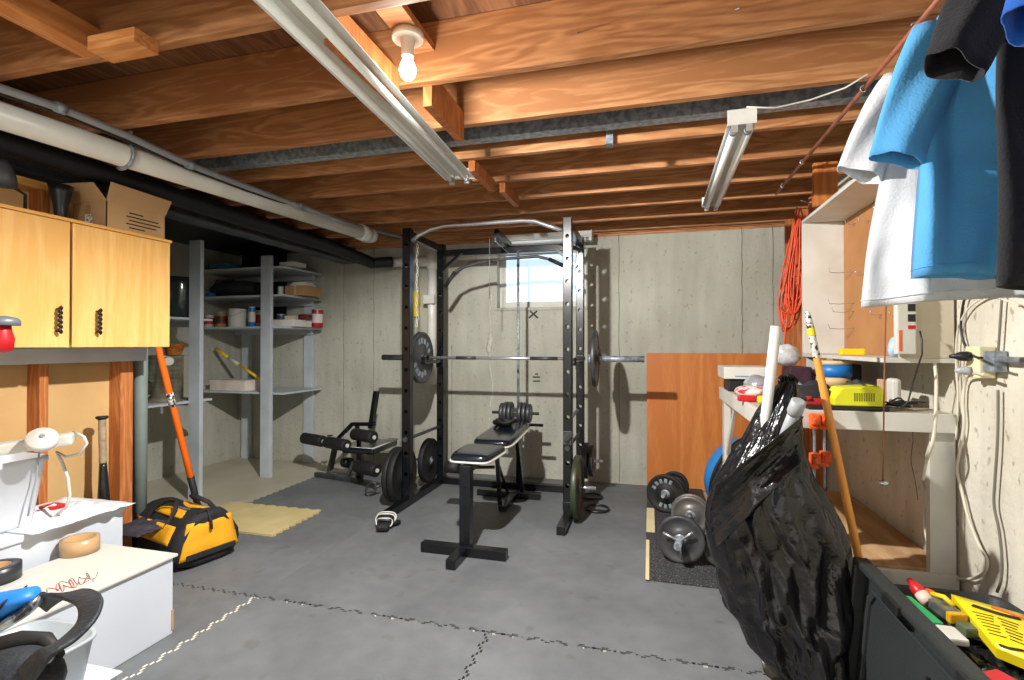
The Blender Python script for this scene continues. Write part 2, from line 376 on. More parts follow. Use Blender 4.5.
# grey conduit and a cable above the pipe
cu = [(-60, 75), (0, 93), (60, 113), (128, 141), (190, 170), (250, 193), (300, 211), (345, 228), (402, 242)]
pts = []
for i, (u, v) in enumerate(cu):
    X = -2.48 + 0.17*i/(len(cu)-1); pts.append(W(u, v-5, X=X))
t = thing('conduit', 'dark grey electrical conduit clipped beside the white drain pipe', 'conduit', pts[0])
b = B(); b.loft(pts, 0.017, 10); link('tube', b, mat('grey_conduit', (156, 160, 166), 0.4, 0.2), t)
b = B(); b.loft([p + Vector((-0.028, 0, -0.012)) for p in pts], 0.008, 8); link('cable', b, M_blackp, t)
for i in (2, 4, 6):
    b = B(); b.cyl(pts[i]+Vector((0, -0.02, 0)), pts[i]+Vector((0, 0.02, 0)), 0.023, n=12); link('clip', b, M_steel, t)
# ribbed black duct behind the pipe
b = B(); pts = []; rs = []
q0, q1 = W(-60, 122, X=-2.86), W(330, 246, X=-2.72)
mid = [q0, q1, W(372, 263, Y=4.6), W(392, 262, Y=4.72)]
def interp(P, n):
    out = []
    L = [0]
    for a, c in zip(P, P[1:]): L.append(L[-1]+(c-a).length)
    for i in range(n):
        s = L[-1]*i/(n-1); j = max(k for k in range(len(P)-1) if L[k] <= s+1e-9)
        out.append(P[j].lerp(P[j+1], (s-L[j])/(L[j+1]-L[j])))
    return out
dp = interp(mid, 260)
b.loft(dp, [0.058 if i % 2 else 0.050 for i in range(260)], 18)
single('flexible_duct', b, mat('black_duct', (26, 29, 34), 0.55, var=0.1), 'ribbed black flexible duct hanging beside the steel beam', 'duct')
# white sewer pipes in the far corner behind rack
t = thing('vent_pipe', 'white plastic pipe stack against the back wall behind the rack', 'pipe', (W(440, 300, Y=4.83).x, 4.83, 0.9))
px = W(432, 300, Y=4.83).x
b = B(); b.cyl((px, 4.83, 0.9), (px, 4.83, 2.30), 0.045, n=24); link('pipe', b, M_pvc, t)
b = B(); z = W(395, 262, Y=4.75).z; b.cyl((W(391, 262, Y=4.75).x, 4.76, z), (px, 4.83, z), 0.05, n=24); b.cyl((px, 4.83, z-0.08), (px, 4.83, z+0.08), 0.056, n=24); link('branch', b, M_pvc, t)
b = B(); z = W(432, 302, Y=4.80).z; b.box((px-0.06, 4.74, z-0.02), (px+0.06, 4.785, z+0.07), 0.006); b.box((px-0.055, 4.737, z-0.0), (px+0.04, 4.741, z+0.008)); link('bracket', b, M_white, t)
b = B(); a, c = W(403, 291, Y=4.88), W(407, 317, Y=4.88)
b.box((a.x, 4.86, c.z), (c.x+0.14, 4.90, a.z), 0.003); single('yellow_tag', b, M_yellow, 'yellow plastic level hanging on the wall beside left rack post', 'level')
# ------------------------------------------------------------------ floor tiles with puzzle edges
def edge_pts(p0, p1, n, amp, ph=1):
    p0, p1 = Vector(p0), Vector(p1); d = (p1-p0); L = d.length; d = d/L; nrm = Vector((d.y, -d.x)); s = L/n; out = [p0]
    for i in range(n):
        c = p0 + d*(s*(i+0.5)); sg = amp*(1 if i % 2 == 0 else -1)*ph
        out += [c - d*s*0.22 , c - d*s*0.30 + nrm*sg, c + d*s*0.30 + nrm*sg, c + d*s*0.22]
    return out
def mat_tile(x0, x1, y0, y1, z, label, teeth=(1, 1, 1, 1), m=M_mat, n=30, gap=0.005, amp=0.011, gl=None, gr=None):
    P = []
    gl = gap if gl is None else gl; gr = gap if gr is None else gr; gt = gap if teeth[2] else 0.0003
    C = [Vector((x0+gl, y0+gap)), Vector((x1-gr, y0+gap)), Vector((x1-gr, y1-gt)), Vector((x0+gl, y1-gt))]
    for i in range(4):
        a, c = C[i], C[(i+1) % 4]
        if teeth[i]: P += edge_pts(a, c, n, amp, 1 if i in (0, 1) else (1 if n % 2 == 0 else -1))
        else: P.append(a)
    b = B(); vs = [b.bm.verts.new((p.x, p.y, 0.0)) for p in P]; vt = [b.bm.verts.new((p.x, p.y, z)) for p in P]
    b.bm.faces.new(vt); b.bm.faces.new(vs[::-1])
    for i in range(len(P)): b.bm.faces.new((vs[i], vs[(i+1) % len(P)], vt[(i+1) % len(P)], vt[i]))
    return tag(link('foam_mat', b, m), label, 'mat', 'grey foam floor mats')
xs = [-2.97, -1.95, -0.70, 0.0]
def mt(c, r, lab, teeth):
    ys = [0.98, 2.2, 3.42, 4.86]
    mat_tile(xs[c], xs[c+1], ys[r], ys[r+1], 0.012, lab, teeth, n=30 if c < 2 else 18, gl=0.0055 if c == 1 else None, gr=0.0055 if c == 0 else None)
b = B(); b.box((-1.975, 0.98, 0.0), (-1.925, 2.19, 0.0112)); single('seam_strip', b, mat('pale_foam', (226, 220, 200), 0.7, var=0.04), 'pale foam edge showing through the zigzag seam beside the white boxes', 'strip')
mt(0, 0, 'grey foam mat under the white boxes at lower left', (0, 1, 1, 0)); mt(1, 0, 'grey foam mat at bottom centre, left of the short seam', (0, 1, 1, 1))
mat_tile(-0.70, 0.52, 0.98, 2.2, 0.012, 'grey foam mat at bottom, in front of the black bag', (0, 1, 1, 1))
mat_tile(-2.97, -1.95, 2.2, 3.42, 0.012, 'grey foam mat beside the yellow tool bag', (1, 0, 0, 0), gr=0.0005); mat_tile(-1.95, 0.44, 2.2, 4.86, 0.012, 'large grey foam mat under the power rack and bench', (1, 0, 0, 0), n=48, gl=0.0005)
mat_tile(-3.17, -1.95, 3.42, 4.55, 0.012, 'grey foam mat under the leg curl attachment', (0, 0, 0, 1), gr=0.0005)
b = B(); b.box((-0.028, 2.9, 0.0122), (0.44, 4.84, 0.022), 0.002); single('rubber_mat', b, M_rubber, 'speckled dark rubber mat under the loose barbell plates', 'mat')
M_edge = mat('yellow_wood_strip', (222, 206, 160), 0.7, var=0.05)
for (v0, v1, lab) in ((508, 532, 'far'), (540, 580, 'near')):
    a, c = W(645, v0, Z=0.022), W(648, v1, Z=0.022); b = B(); b.box((-0.027, c.y, 0.0222), (-0.007 if lab == 'near' else 0.03, a.y, 0.026)); single('wood_strip', b, M_edge, 'pale strip on the edge of the speckled mat, %s one' % lab, 'strip')
M_tan = mat('tan_foam', (206, 190, 138), 0.75, var=0.06, rgb2=(190, 172, 120))
mat_tile(-3.30, -2.45, 2.90, 3.44, 0.0135, 'tan foam mat lying between tool bag and shelves', (0, 1, 1, 0), M_tan, n=16).location.z = 0.0122
# ================================================================== POWER RACK
RX0, RX1, RY0, RY1, RT = -1.885, -0.585, 3.76, 4.45, 2.235
ps = 0.0325
def holed_post(b, cx, cy, z0, z1, hs, r=0.0165, wall=0.004):
    # square tube: side walls solid, front and back plates pierced by round holes
    b.box((cx-ps, cy-ps, z0), (cx-ps+wall, cy+ps, z1)); b.box((cx+ps-wall, cy-ps, z0), (cx+ps, cy+ps, z1))
    for sy in (-1, 1):
        y = cy + sy*ps; prev = z0
        for h in hs:
            h0, h1 = h-0.03, h+0.03
            for q in (y, y-sy*wall):
                vs = lambda x, z: b.bm.verts.new((x, q, z))
                if h0 > prev: b.bm.faces.new((vs(cx-ps, prev), vs(cx+ps, prev), vs(cx+ps, h0), vs(cx-ps, h0)))
                inn = [vs(cx+r*math.cos(a), h+r*math.sin(a)) for a in [PI/4*k for k in range(8)]]
                o = {1: vs(cx+ps, h1), 3: vs(cx-ps, h1), 5: vs(cx-ps, h0), 7: vs(cx+ps, h0)}
                for k in (1, 3, 5, 7):
                    k2 = k+2 if k < 7 else 1
                    b.bm.faces.new((o[k], inn[k], inn[(k+1) % 8], inn[k2], o[k2]))
            b.loft([(cx, y, h), (cx, y-sy*wall, h)], r, 8, caps=False)
            prev = h1
        b.box((cx-ps, min(y, y-sy*wall), prev), (cx+ps, max(y, y-sy*wall), z1))
    b.box((cx-ps, cy-ps, z1), (cx+ps, cy+ps, z1+0.004))
t = thing('power_rack', 'tall black power rack with pierced posts standing in front of the window', 'rack', ((RX0+RX1)/2, (RY0+RY1)/2, 0.012))
HS = [0.268+0.1667*i for i in range(0, 12)]
for cx in (RX0, RX1):
    for cy in (RY0, RY1):
        b = B(); holed_post(b, cx, cy, 0.07, RT, HS); link('post', b, M_black, t)
z0, z1 = 0.012, 0.072
for cx in (RX0, RX1):
    b = B(); b.box((cx-0.03, 3.43, z0), (cx+0.03, 4.52, z1), 0.004); b.box((cx-0.024, 3.427, z0+0.006), (cx+0.024, 3.433, z1-0.006)); link('base_rail', b, M_black, t)
    b = B(); b.box((cx-0.028, RY0+ps, RT-0.075), (cx+0.028, RY1-ps, RT-0.015), 0.004); link('top_rail', b, M_black, t)
    b = B(); b.cyl((cx, RY0, 0.545), (cx, RY1, 0.545), 0.014, n=14); b.cyl((cx, RY0-0.05, 0.545), (cx, RY0-0.03, 0.545), 0.02, n=14); link('safety_bar', b, M_iron, t)
    b = B(); b.box((cx-0.02, 4.05, 1.135), (cx+0.02, RY1-ps, 1.165), 0.004); b.box((cx-0.02, 4.05, 1.165), (cx+0.02, 4.07, 1.20), 0.003)
    b.box((cx-ps-0.004, RY1-ps-0.01, 1.09), (cx+ps+0.004, RY1-ps, 1.21), 0.003); link('bar_holder', b, M_black, t)
    b = B(); b.box((cx-0.036, RY0-0.04, 0.10), (cx+0.036, RY0-ps, 0.15), 0.004)
    for zz in (0.11, 0.14): b.cyl((cx, RY0-0.046, zz), (cx, RY0-0.04, zz), 0.008, n=6)
    link('foot_bracket', b, M_black, t)
b = B(); b.box((RX0+0.03, 4.42, z0), (RX1-0.03, 4.48, z1), 0.004); link('rear_base_bar', b, M_black, t)
b = B(); b.box((RX0+ps, 4.42, 2.125), (RX1-ps, 4.48, 2.185), 0.004); link('rear_top_bar', b, M_black, t)
b = B(); y = RY0
P = [(RX0+0.03, y, 2.14), (RX0+0.10, y, 2.185), (RX0+0.2, y, 2.225), (RX0+0.32, y, 2.245), (RX1-0.35, y, 2.245), (RX1-0.25, y, 2.235), (RX1-0.14, y, 2.19), (RX1-0.03, y, 2.15)]
b.loft(P, 0.016, 14); link('pull_up_bar', b, M_chrome, t)
for cx, s in ((RX0, 1), (RX1, -1)):
    b = B(); b.bar((cx+s*0.02, RY1-0.05, 1.98), (cx+s*0.22, RY1-0.05, 2.15), 0.03, 0.03); link('corner_brace', b, M_black, t)
# hooks on the posts, right front one sticking out
b = B(); p = W(565, 447, Y=3.7); b.bar((p.x, 3.70, 0.60), (p.x+0.05, 3.725, 0.655), 0.035, 0.02); b.box((RX1-0.03, 3.715, 0.57), (RX1+0.03, 3.727, 0.67), 0.003); link('j_hook', b, M_iron, t)
b = B(); b.bar((RX1+0.035, 3.74, 0.77), (RX1+0.075, 3.74, 0.83), 0.03, 0.02); link('j_hook', b, M_iron, t)
# weight storage horns, outside
for (cx, s, cy, z) in ((RX0, -1, 3.80, 0.245), (RX0, -1, 4.33, 0.245), (RX1, 1, 3.80, 0.245), (RX1, 1, 4.36, 0.32)):
    b = B(); b.cyl((cx+s*ps, cy, z), (cx+s*0.20, cy, z), 0.013, n=16); link('weight_horn', b, M_chrome, t)
# pulley tower at the rear
tx = -1.12
b = B(); b.bar((tx-0.10, 4.45, 2.20), (tx-0.10, 4.02, 2.23), 0.035, 0.05)
link('pulley_arm', b, M_black, t)
b = B(); b.cyl((tx, 4.36, 0.55), (tx, 4.36, 2.13), 0.0115, n=14); link('guide_rod', b, M_steel, t)
b = B(); b.cyl((tx-0.012, 4.40, 0.08), (tx-0.012, 4.40, 0.60), 0.018, n=12); b.box((tx-0.06, 4.34, 0.55), (tx+0.04, 4.42, 0.60), 0.004); link('lower_rod', b, M_black, t)
b = B(); b.lathe([(0.045, -0.012), (0.05, -0.010), (0.04, 0), (0.05, 0.010), (0.045, 0.012)], (tx-0.10, 4.03, 2.17), (1, 0, 0)); link('pulley', b, M_iron, t)
b = B(); q = W(497, 243, Y=4.05); b.cyl((tx-0.15, 4.0, 2.17), (tx-0.15, 4.0, 1.68), 0.0035, n=6); b.cyl((tx-0.10, 3.98, 2.15), (tx-0.02, 4.12, 2.07), 0.003, n=6); link('cable', b, M_steel, t)
# plate carriage on the rod
zc = 0.71
b = B(); b.cyl((tx-0.22, 4.30, zc), (tx+0.20, 4.30, zc), 0.0125, n=14); b.box((tx-0.02, 4.29, zc-0.04), (tx+0.02, 4.37, zc+0.04), 0.003); link('carriage', b, M_iron, t)
b = B(); b.cyl((tx-0.20, 4.28, 0.615), (tx+0.24, 4.28, 0.615), 0.013, n=12); b.box((tx-0.02, 4.27, 0.59), (tx+0.02, 4.37, 0.64), 0.003); link('lower_handle', b, M_black, t)
# lat bar hanging from the cable
t = thing('lat_pulldown_bar', 'dark bent lat bar hanging on a cable in front of the window', 'bar', (tx, 4.10, 2.05))
Y = 4.12; b = B(); b.loft([W(445, 287, Y=Y), W(455, 272, Y=Y), W(464, 267, Y=Y), W(480, 262.5, Y=Y), W(508, 258.5, Y=Y), W(537, 256.5, Y=Y), W(549, 259, Y=Y), W(564, 266, Y=Y)], 0.013, 12); link('bar', b, M_iron, t)
b = B(); b.loft([W(445, 287, Y=Y), W(455, 272, Y=Y)], 0.017, 12); link('grip', b, M_rubb, t)
b = B(); b.loft([W(549, 259, Y=Y), W(564, 266, Y=Y)], 0.017, 12); link('grip', b, M_rubb, t)
t = thing('hanging_chain', 'thin pale chain hanging inside the left rack side', 'chain', (0, 3.95, 2.1))
b = B()
for k in range(24):
    z = 2.16-0.030*k; p = W(417, 300, Y=3.95); c = Vector((p.x+0.004*math.sin(k), 3.95, z)); e = k % 2
    b.loft([c+Vector(((0.009*math.cos(a)) if e else 0, 0 if e else 0.009*math.cos(a), 0.019*math.sin(a))) for a in [2*PI*i/10 for i in range(10)]], 0.0028, 5, closed=True)
link('chain_links', b, M_white, t)
b = B(); b.cyl((p.x, 3.95, 2.17), (RX0+0.02, 3.95, 2.185), 0.004, n=8); link('chain_hook', b, M_steel, t)
# ---- plates
def plate_mesh(b, r, th, c, ax, hole=0.026, lip=0.018):
    pr = [(hole, -th/2), (hole*2.2, -th/2), (hole*2.4, -th*0.25), (r-lip*1.6, -th*0.22), (r-lip, -th/2), (r-0.003, -th/2), (r, -th/2+0.004), (r, th/2-0.004), (r-0.003, th/2), (r-lip, th/2), (r-lip*1.6, th*0.22), (hole*2.4, th*0.25), (hole*2.2, th/2), (hole, th/2), (hole, -th/2)]
    b.lathe(pr, c, ax, 40, caps=False)
    return b
def plate(c, r, th, ax, label, m=M_iron, group='weight plates', letters=False, hole=0.026):
    t = thing('weight_plate', label, 'weight plate', c, group=group)
    b = B(); plate_mesh(b, r, th, c, ax, hole); link('disc', b, m, t)
    b = B(); b.lathe([(hole*0.62, -th*0.52), (hole*1.3, -th*0.52), (hole*1.3, th*0.52), (hole*0.62, th*0.52), (hole*0.62, -th*0.52)], c, ax, 24, caps=False); link('hub', b, M_steel, t)
    if letters:
        x, y, z = frame(ax); 
        b = B(); c = Vector(c)
        for k in range(16):
            if k % 8 > 4: continue
            a = 2*PI*k/16+0.4; u = x*math.cos(a)+y*math.sin(a); v = -x*math.sin(a)+y*math.cos(a)
            R = Matrix((v, u, Vector(z))).transposed()
            s = -1 if Vector(z).dot(Vector(CAM)-c) < 0 else 1
            b.cbox(c+u*r*0.66+Vector(z)*s*th*0.27, (r*0.15, r*0.22, 0.004), 0.001, R)
            b.cbox(c+u*r*0.66+Vector(z)*s*th*0.27+v*r*0.0, (r*0.05, r*0.1, 0.007), 0.001, R)
        link('raised_lettering', b, M_steel, t)
    return t
EX = (1, 0, 0)
plate((RX0-0.065, 3.80, 0.245), 0.225, 0.045, EX, 'big black plate on front left rack horn, nearer the post', M_rubb, 'plates stored on the rack')
plate((RX0-0.118, 3.80, 0.245), 0.22, 0.04, EX, 'big black plate on front left rack horn, outermost', M_rubb, 'plates stored on the rack')
plate((RX0-0.07, 4.33, 0.245), 0.20, 0.045, EX, 'black plate on rear left rack horn beside the leg curl attachment', M_rubb, 'plates stored on the rack')
plate((RX1+0.062, 3.80, 0.245), 0.232, 0.04, EX, 'large plate at the foot of the right front rack post', mat('olive_plate', (58, 66, 44), 0.4, var=0.1), 'plates stored on the rack')
plate((RX1+0.060, 4.36, 0.32), 0.15, 0.04, EX, 'small black plate on rear right horn, against the post', M_iron, 'plates stored on the rack')
plate((RX1+0.108, 4.36, 0.32), 0.13, 0.035, EX, 'small black plate on rear right horn, outermost', M_iron, 'plates stored on the rack')
for i, (dx, r, nm) in enumerate(((-0.125, .085, 'leftmost'), (-0.09, .095, 'second from left'), (-0.053, .095, 'third from left'), (0.04, .095, 'third from right'), (0.078, .095, 'second from right'), (0.112, .082, 'rightmost'))):
    plate((tx+dx, 4.30, zc), r, 0.03, EX, '%s small plate on the pulley carriage behind the bench' % nm, M_iron, 'small plates on the pulley carriage')
# ---- barbell on the rack
BZ, BY = 1.19, 4.10
t = thing('barbell', 'long steel barbell resting across the power rack', 'barbell', (-1.17, BY, BZ))
b = B(); b.cyl((-1.84, BY, BZ), (-0.50, BY, BZ), 0.0135, n=16); link('shaft', b, M_chrome, t)
for k, (a, c) in enumerate(((-1.60, -1.42), (-0.95, -0.72))): b = B(); b.cyl((a, BY, BZ), (c, BY, BZ), 0.0145, n=16); link('knurling', b, M_iron, t)
for a, c, s in ((-1.865, -2.30, -1), (-0.475, -0.04, 1)):
    b = B(); b.cyl((a, BY, BZ), (c, BY, BZ), 0.0245, n=20); b.cyl((a, BY, BZ), (a+s*0.03, BY, BZ), 0.038, n=20); link('sleeve', b, M_iron if s < 0 else M_steel, t)
plate((-1.925, BY, BZ), 0.225, 0.035, EX, 'black weight plate on left end of the barbell in the rack', M_iron, 'plates on the barbell', True)
plate((-0.42, BY, BZ), 0.225, 0.03, EX, 'dark weight plate on right end of the barbell in the rack', M_iron, 'plates on the barbell', True)
b = B(); b.lathe([(0.026, -0.012), (0.045, -0.012), (0.045, 0.012), (0.026, 0.012), (0.026, -0.012)], (-0.455+0.075, BY, BZ), EX, caps=False); b.bar((-0.38, BY, BZ+0.04), (-0.38, BY+0.01, BZ+0.075), 0.01, 0.01)
single('barbell_collar', b, M_steel, 'steel clamp collar outside the right barbell plate', 'collar')
# ---- bench
bxc = -1.105; t = thing('weight_bench', 'flat weight bench with two blue-black pads and white piping in rack', 'bench', (bxc, 3.5, 0.012))
M_vinyl = mat('navy_vinyl', (20, 26, 38), 0.22, var=0.15, coat=0.5)
def pad(y0, y1, w0, w1, z0, z1, th, nm):
    n = 40
    def outline(s, inset):
        P = []
        for k in range(n):
            a = 2*PI*k/n; ca, sa = math.cos(a), math.sin(a); e = 0.32
            px = (abs(ca)**e)*(1 if ca > 0 else -1); py = (abs(sa)**e)*(1 if sa > 0 else -1)
            tt = (py+1)/2; w = (w0+(w1-w0)*tt)/2 - inset
            P.append(Vector((bxc+px*w, (y0+y1)/2+py*((y1-y0)/2-inset), z0+(z1-z0)*tt)))
        return P
    b = B(); R = []
    for ins, dz in ((0.012, -th), (0.0, -th+0.012), (0.0, -0.02), (0.010, -0.006), (0.035, 0.0), (0.10, 0.004)):
        R.append([b.bm.verts.new(p+Vector((0, 0, dz))) for p in outline(0, ins)])
    for a, c in zip(R, R[1:]):
        for k in range(n):
            f = b.bm.faces.new((a[k], a[(k+1) % n], c[(k+1) % n], c[k])); f.smooth = True
    f = b.bm.faces.new(R[-1]); f.smooth = True; b.bm.faces.new(R[0][::-1])
    pd = link(nm, b, M_vinyl, t)
    b = B(); b.loft([p+Vector((0, 0, -th+0.006)) for p in outline(0, -0.002)], 0.007, 8, closed=True); link('piping', b, M_white, pd)
pad(3.02, 3.43, 0.26, 0.30, 0.612, 0.612, 0.055, 'seat')
pad(3.49, 4.24, 0.30, 0.27, 0.62, 0.66, 0.055, 'back_pad')
b = B(); b.box((bxc-0.035, 2.97, 0.07), (bxc+0.035, 3.04, 0.55), 0.004)
for zz in (0.14, 0.30, 0.42): b.cyl((bxc, 2.965, zz), (bxc, 2.97, zz), 0.009, n=6)
link('front_post', b, M_black, t)
b = B(); b.box((bxc-0.275, 2.93, 0.012), (bxc+0.275, 2.99, 0.072), 0.004); b.box((bxc-0.03, 2.74, 0.013), (bxc+0.03, 2.93, 0.07), 0.004); link('front_foot', b, M_black, t)
b = B(); b.bar((bxc, 3.0, 0.525), (bxc, 4.1, 0.565), 0.05, 0.05); link('spine', b, M_black, t)
b = B(); b.bar((bxc-0.03, 3.75, 0.53), (bxc-0.03, 3.85, 0.05), 0.03, 0.03); b.bar((bxc+0.05, 4.05, 0.58), (bxc+0.07, 4.19, 0.05), 0.045, 0.03); b.bar((bxc-0.05, 3.70, 0.54), (bxc-0.06, 4.18, 0.05), 0.02, 0.02); link('rear_strut', b, M_black, t)
b = B(); b.box((bxc-0.33, 4.16, 0.012), (bxc+0.22, 4.22, 0.065), 0.004); b.box((bxc-0.03, 3.8, 0.013), (bxc+0.03, 4.16, 0.06), 0.004); link('rear_foot', b, M_black, t)
b = B(); p = W(452, 467, Y=3.6); b.cyl((p.x-0.05, 3.6, p.z), (p.x+0.06, 3.6, p.z), 0.045, n=20); b.cyl((p.x+0.06, 3.6, p.z), (bxc, 3.6, p.z+0.02), 0.012, n=10); link('foam_roller', b, M_rubb, t)
b = B()
z = 0.672
for k in range(3):
    c = Vector((bxc-0.05+0.03*k, 3.98-0.03*k, z+0.012*k))
    b.loft([c+Vector((0.07*math.cos(a), 0.05*math.sin(a), 0.012*math.sin(2*a+k))) for a in [2*PI*i/20 for i in range(20)]], 0.011, 8, closed=True, sq=1.4)
single('strap_handle', b, M_rubb, 'black strap handle lying bunched on the bench back pad', 'strap')
# ---- rings of band on floor at right foot
for i, (u, v, r) in enumerate(((592, 497, .085), (597, 509, .09))):
    p = W(u, v, Z=0.02); b = B(); z = 0.02 + (0.0 if i else 0.0)
    b.loft([Vector((p.x+r*math.cos(a), p.y+r*math.sin(a), z+0.006)) for a in [2*PI*k/28 for k in range(28)]], 0.009, 8, closed=True)
    single('rubber_ring', b, M_blackp, ('farther' if i == 0 else 'nearer')+' black rubber ring on floor at the right rack foot', 'ring')
# ---- leg attachment
Y = 4.40
t = thing('leg_attachment', 'black leg curl attachment with foam rollers standing left of rack', 'exercise attachment', (W(345, 478, Y=Y).x, Y, 0.012))
def roll(u0, u1, v, Yr, r, slope=0.35):
    a, c = W(u0, v, Y=Yr), W(u1, v+2, Y=Yr-slope*0.3); c.z = a.z
    b = B(); b.lathe([(r-0.008, 0), (r, 0.01), (r, (c-a).length-0.01), (r-0.008, (c-a).length)], a, c-a, 24); f = link('foam_roller', b, M_rubb, t)
    d = (c-a).normalized(); b = B(); b.cyl(c, c+d*0.008, 0.018, n=14); link('end_cap', b, M_white, f); return a, c
A = roll(304, 323, 438, 4.40, 0.055); Bq = roll(327, 347, 442, 4.22, 0.055); Cq = roll(354, 374, 434, 4.22, 0.055); Dq = roll(357, 377, 466, 4.10, 0.058)
b = B(); b.cyl(A[1], Bq[0], 0.014); 
P = lambda u, v, y=4.34: W(u, v, Y=y)
b.bar(P(330, 447), P(352, 424), 0.04, 0.03); b.bar(P(352, 424), P(375, 424), 0.04, 0.035); b.bar(P(357, 425), P(362, 470), 0.035, 0.03); b.bar(P(352, 424), P(345, 432, 4.25), 0.03, 0.03); b.cyl(P(344, 462), P(344, 462)+Vector((0.08, -0.02, 0)), 0.05, n=20)
link('frame', b, M_black, t)
b = B(); b.bar(P(371, 428), P(376.5, 391), 0.055, 0.04); link('upright', b, M_black, t)
b = B(); f1, f2 = W(316, 474, Z=0.035), W(360, 481, Z=0.035); b.bar(f1, f2, 0.05, 0.04); b.bar(P(347, 477, 4.3), P(354, 462, 4.3), 0.04, 0.03); b.bar(W(330, 470, Z=0.05), W(335, 448, Y=4.45), 0.07, 0.03); link('foot', b, M_iron, t)
b = B(); p0, p1 = W(362, 455, Y=4.5), W(392, 447, Y=4.5)
b.box((p0.x, 4.15, 0.30), (p1.x, 4.62, 0.36), 0.02); pd = link('pad', b, M_vinyl, t)
b = B(); b.loft([(p0.x, 4.15, 0.363), (p1.x, 4.15, 0.363), (p1.x, 4.62, 0.363), (p0.x, 4.62, 0.363)], 0.006, 6, closed=True); link('piping', b, M_white, pd)
b = B(); b.bar((p0.x+0.1, 4.3, 0.30), (p0.x+0.1, 4.3, 0.013), 0.05, 0.05); link('pad_post', b, M_black, t)
b = B(); k0 = P(330, 446)+Vector((0,0,0.02)); b.cyl(k0, k0+Vector((0, 0, 0.08)), 0.006); b.bar(k0+Vector((-0.03, 0, 0.08)), k0+Vector((0.03, 0, 0.085)), 0.012, 0.012); link('knob', b, M_blackp, t)
# clip ring on floor beside the plate
p = Vector((W(371, 482, Y=3.9).x, 3.9, 0.075)); b = B(); b.loft([p+Vector((0.04*math.cos(a)+0.02*math.sin(a), 0.01*math.cos(a), 0.055*math.sin(a))) for a in [2*PI*k/18 for k in range(18)]], 0.009, 8, closed=True); b.cyl(p+Vector((0.02, 0, 0.01)), p+Vector((0.08, 0.02, 0.03)), 0.012)
single('spring_collar', b, M_iron, 'dark spring collar leaning beside the front left big plates', 'collar')
# ---- glove
c = W(384, 527, Z=0.03); t = thing('workout_glove', 'black and white striped workout glove lying by the left rack foot', 'glove', (c.x, c.y, 0.012), 0.3); t.scale = (1.25, 1.2, 1.25)
b = B()
b.loft([(0, 0.0, 0.03), (0, 0.04, 0.045), (0, 0.08, 0.045), (0, 0.11, 0.035)], [0.04, 0.052, 0.05, 0.04], 18, sq=0.62)
for k in range(4):
    x = -0.036+0.024*k; b.loft([(x*0.8, 0.09, 0.036), (x, 0.13, 0.03), (x*1.1, 0.165-0.006*abs(k-1.5)*2, 0.018)], [0.014, 0.0135, 0.010], 10)
b.loft([(0.04, 0.03, 0.03), (0.065, 0.06, 0.022), (0.07, 0.09, 0.014)], [0.016, 0.014, 0.010], 10)
link('glove_body', b, M_blackp, t, local=True)
for k in range(4):
    y = 0.01+0.03*k; rr = [0.043, 0.053, 0.0535, 0.046][k]
    b = B(); b.loft([Vector((rr*1.03*math.cos(a), y+0.01*math.sin(3*a), (0.035, 0.044, 0.045, 0.038)[k] + rr*0.64*math.sin(a))) for a in [2*PI*i/20 for i in range(20)]], 0.0045, 6, closed=True); link('white_stripe', b, M_white, t, local=True)
b = B(); b.box((-0.035, -0.06, 0.01), (0.035, 0.0, 0.045), 0.014); link('wrist_cuff', b, M_rubb, t, local=True)
# ---- lights on the ceiling
t = thing('bare_bulb', 'lit bare bulb in a white ceiling socket between the joists', 'lamp', BULB+Vector((0, 0, 0.14)))
b = B(); b.lathe([(0.058, 0.11), (0.06, 0.12), (0.058, 0.135), (0.03, 0.135)], BULB, n=32); b.lathe([(0.022, 0.045), (0.024, 0.05), (0.024, 0.085), (0.03, 0.112), (0.03, 0.12)], BULB, n=24); link('socket', b, M_white, t)
b = B(); b.lathe([(0.002, -0.042), (0.016, -0.038), (0.027, -0.026), (0.032, -0.008), (0.030, 0.006), (0.024, 0.022), (0.018, 0.036), (0.017, 0.046)], BULB, n=28); o = link('glass_bulb', b, emit('bulb_glow', (255, 246, 228), 14), t)
o.visible_shadow = True
b = B(); b.box((BULB.x-0.05, 1.441, BULB.z+0.136), (BULB.x+0.05, 1.884, BULB.z+0.165)); single('lamp_board', b, M_joist, 'small board between joists carrying the bulb socket', 'board')
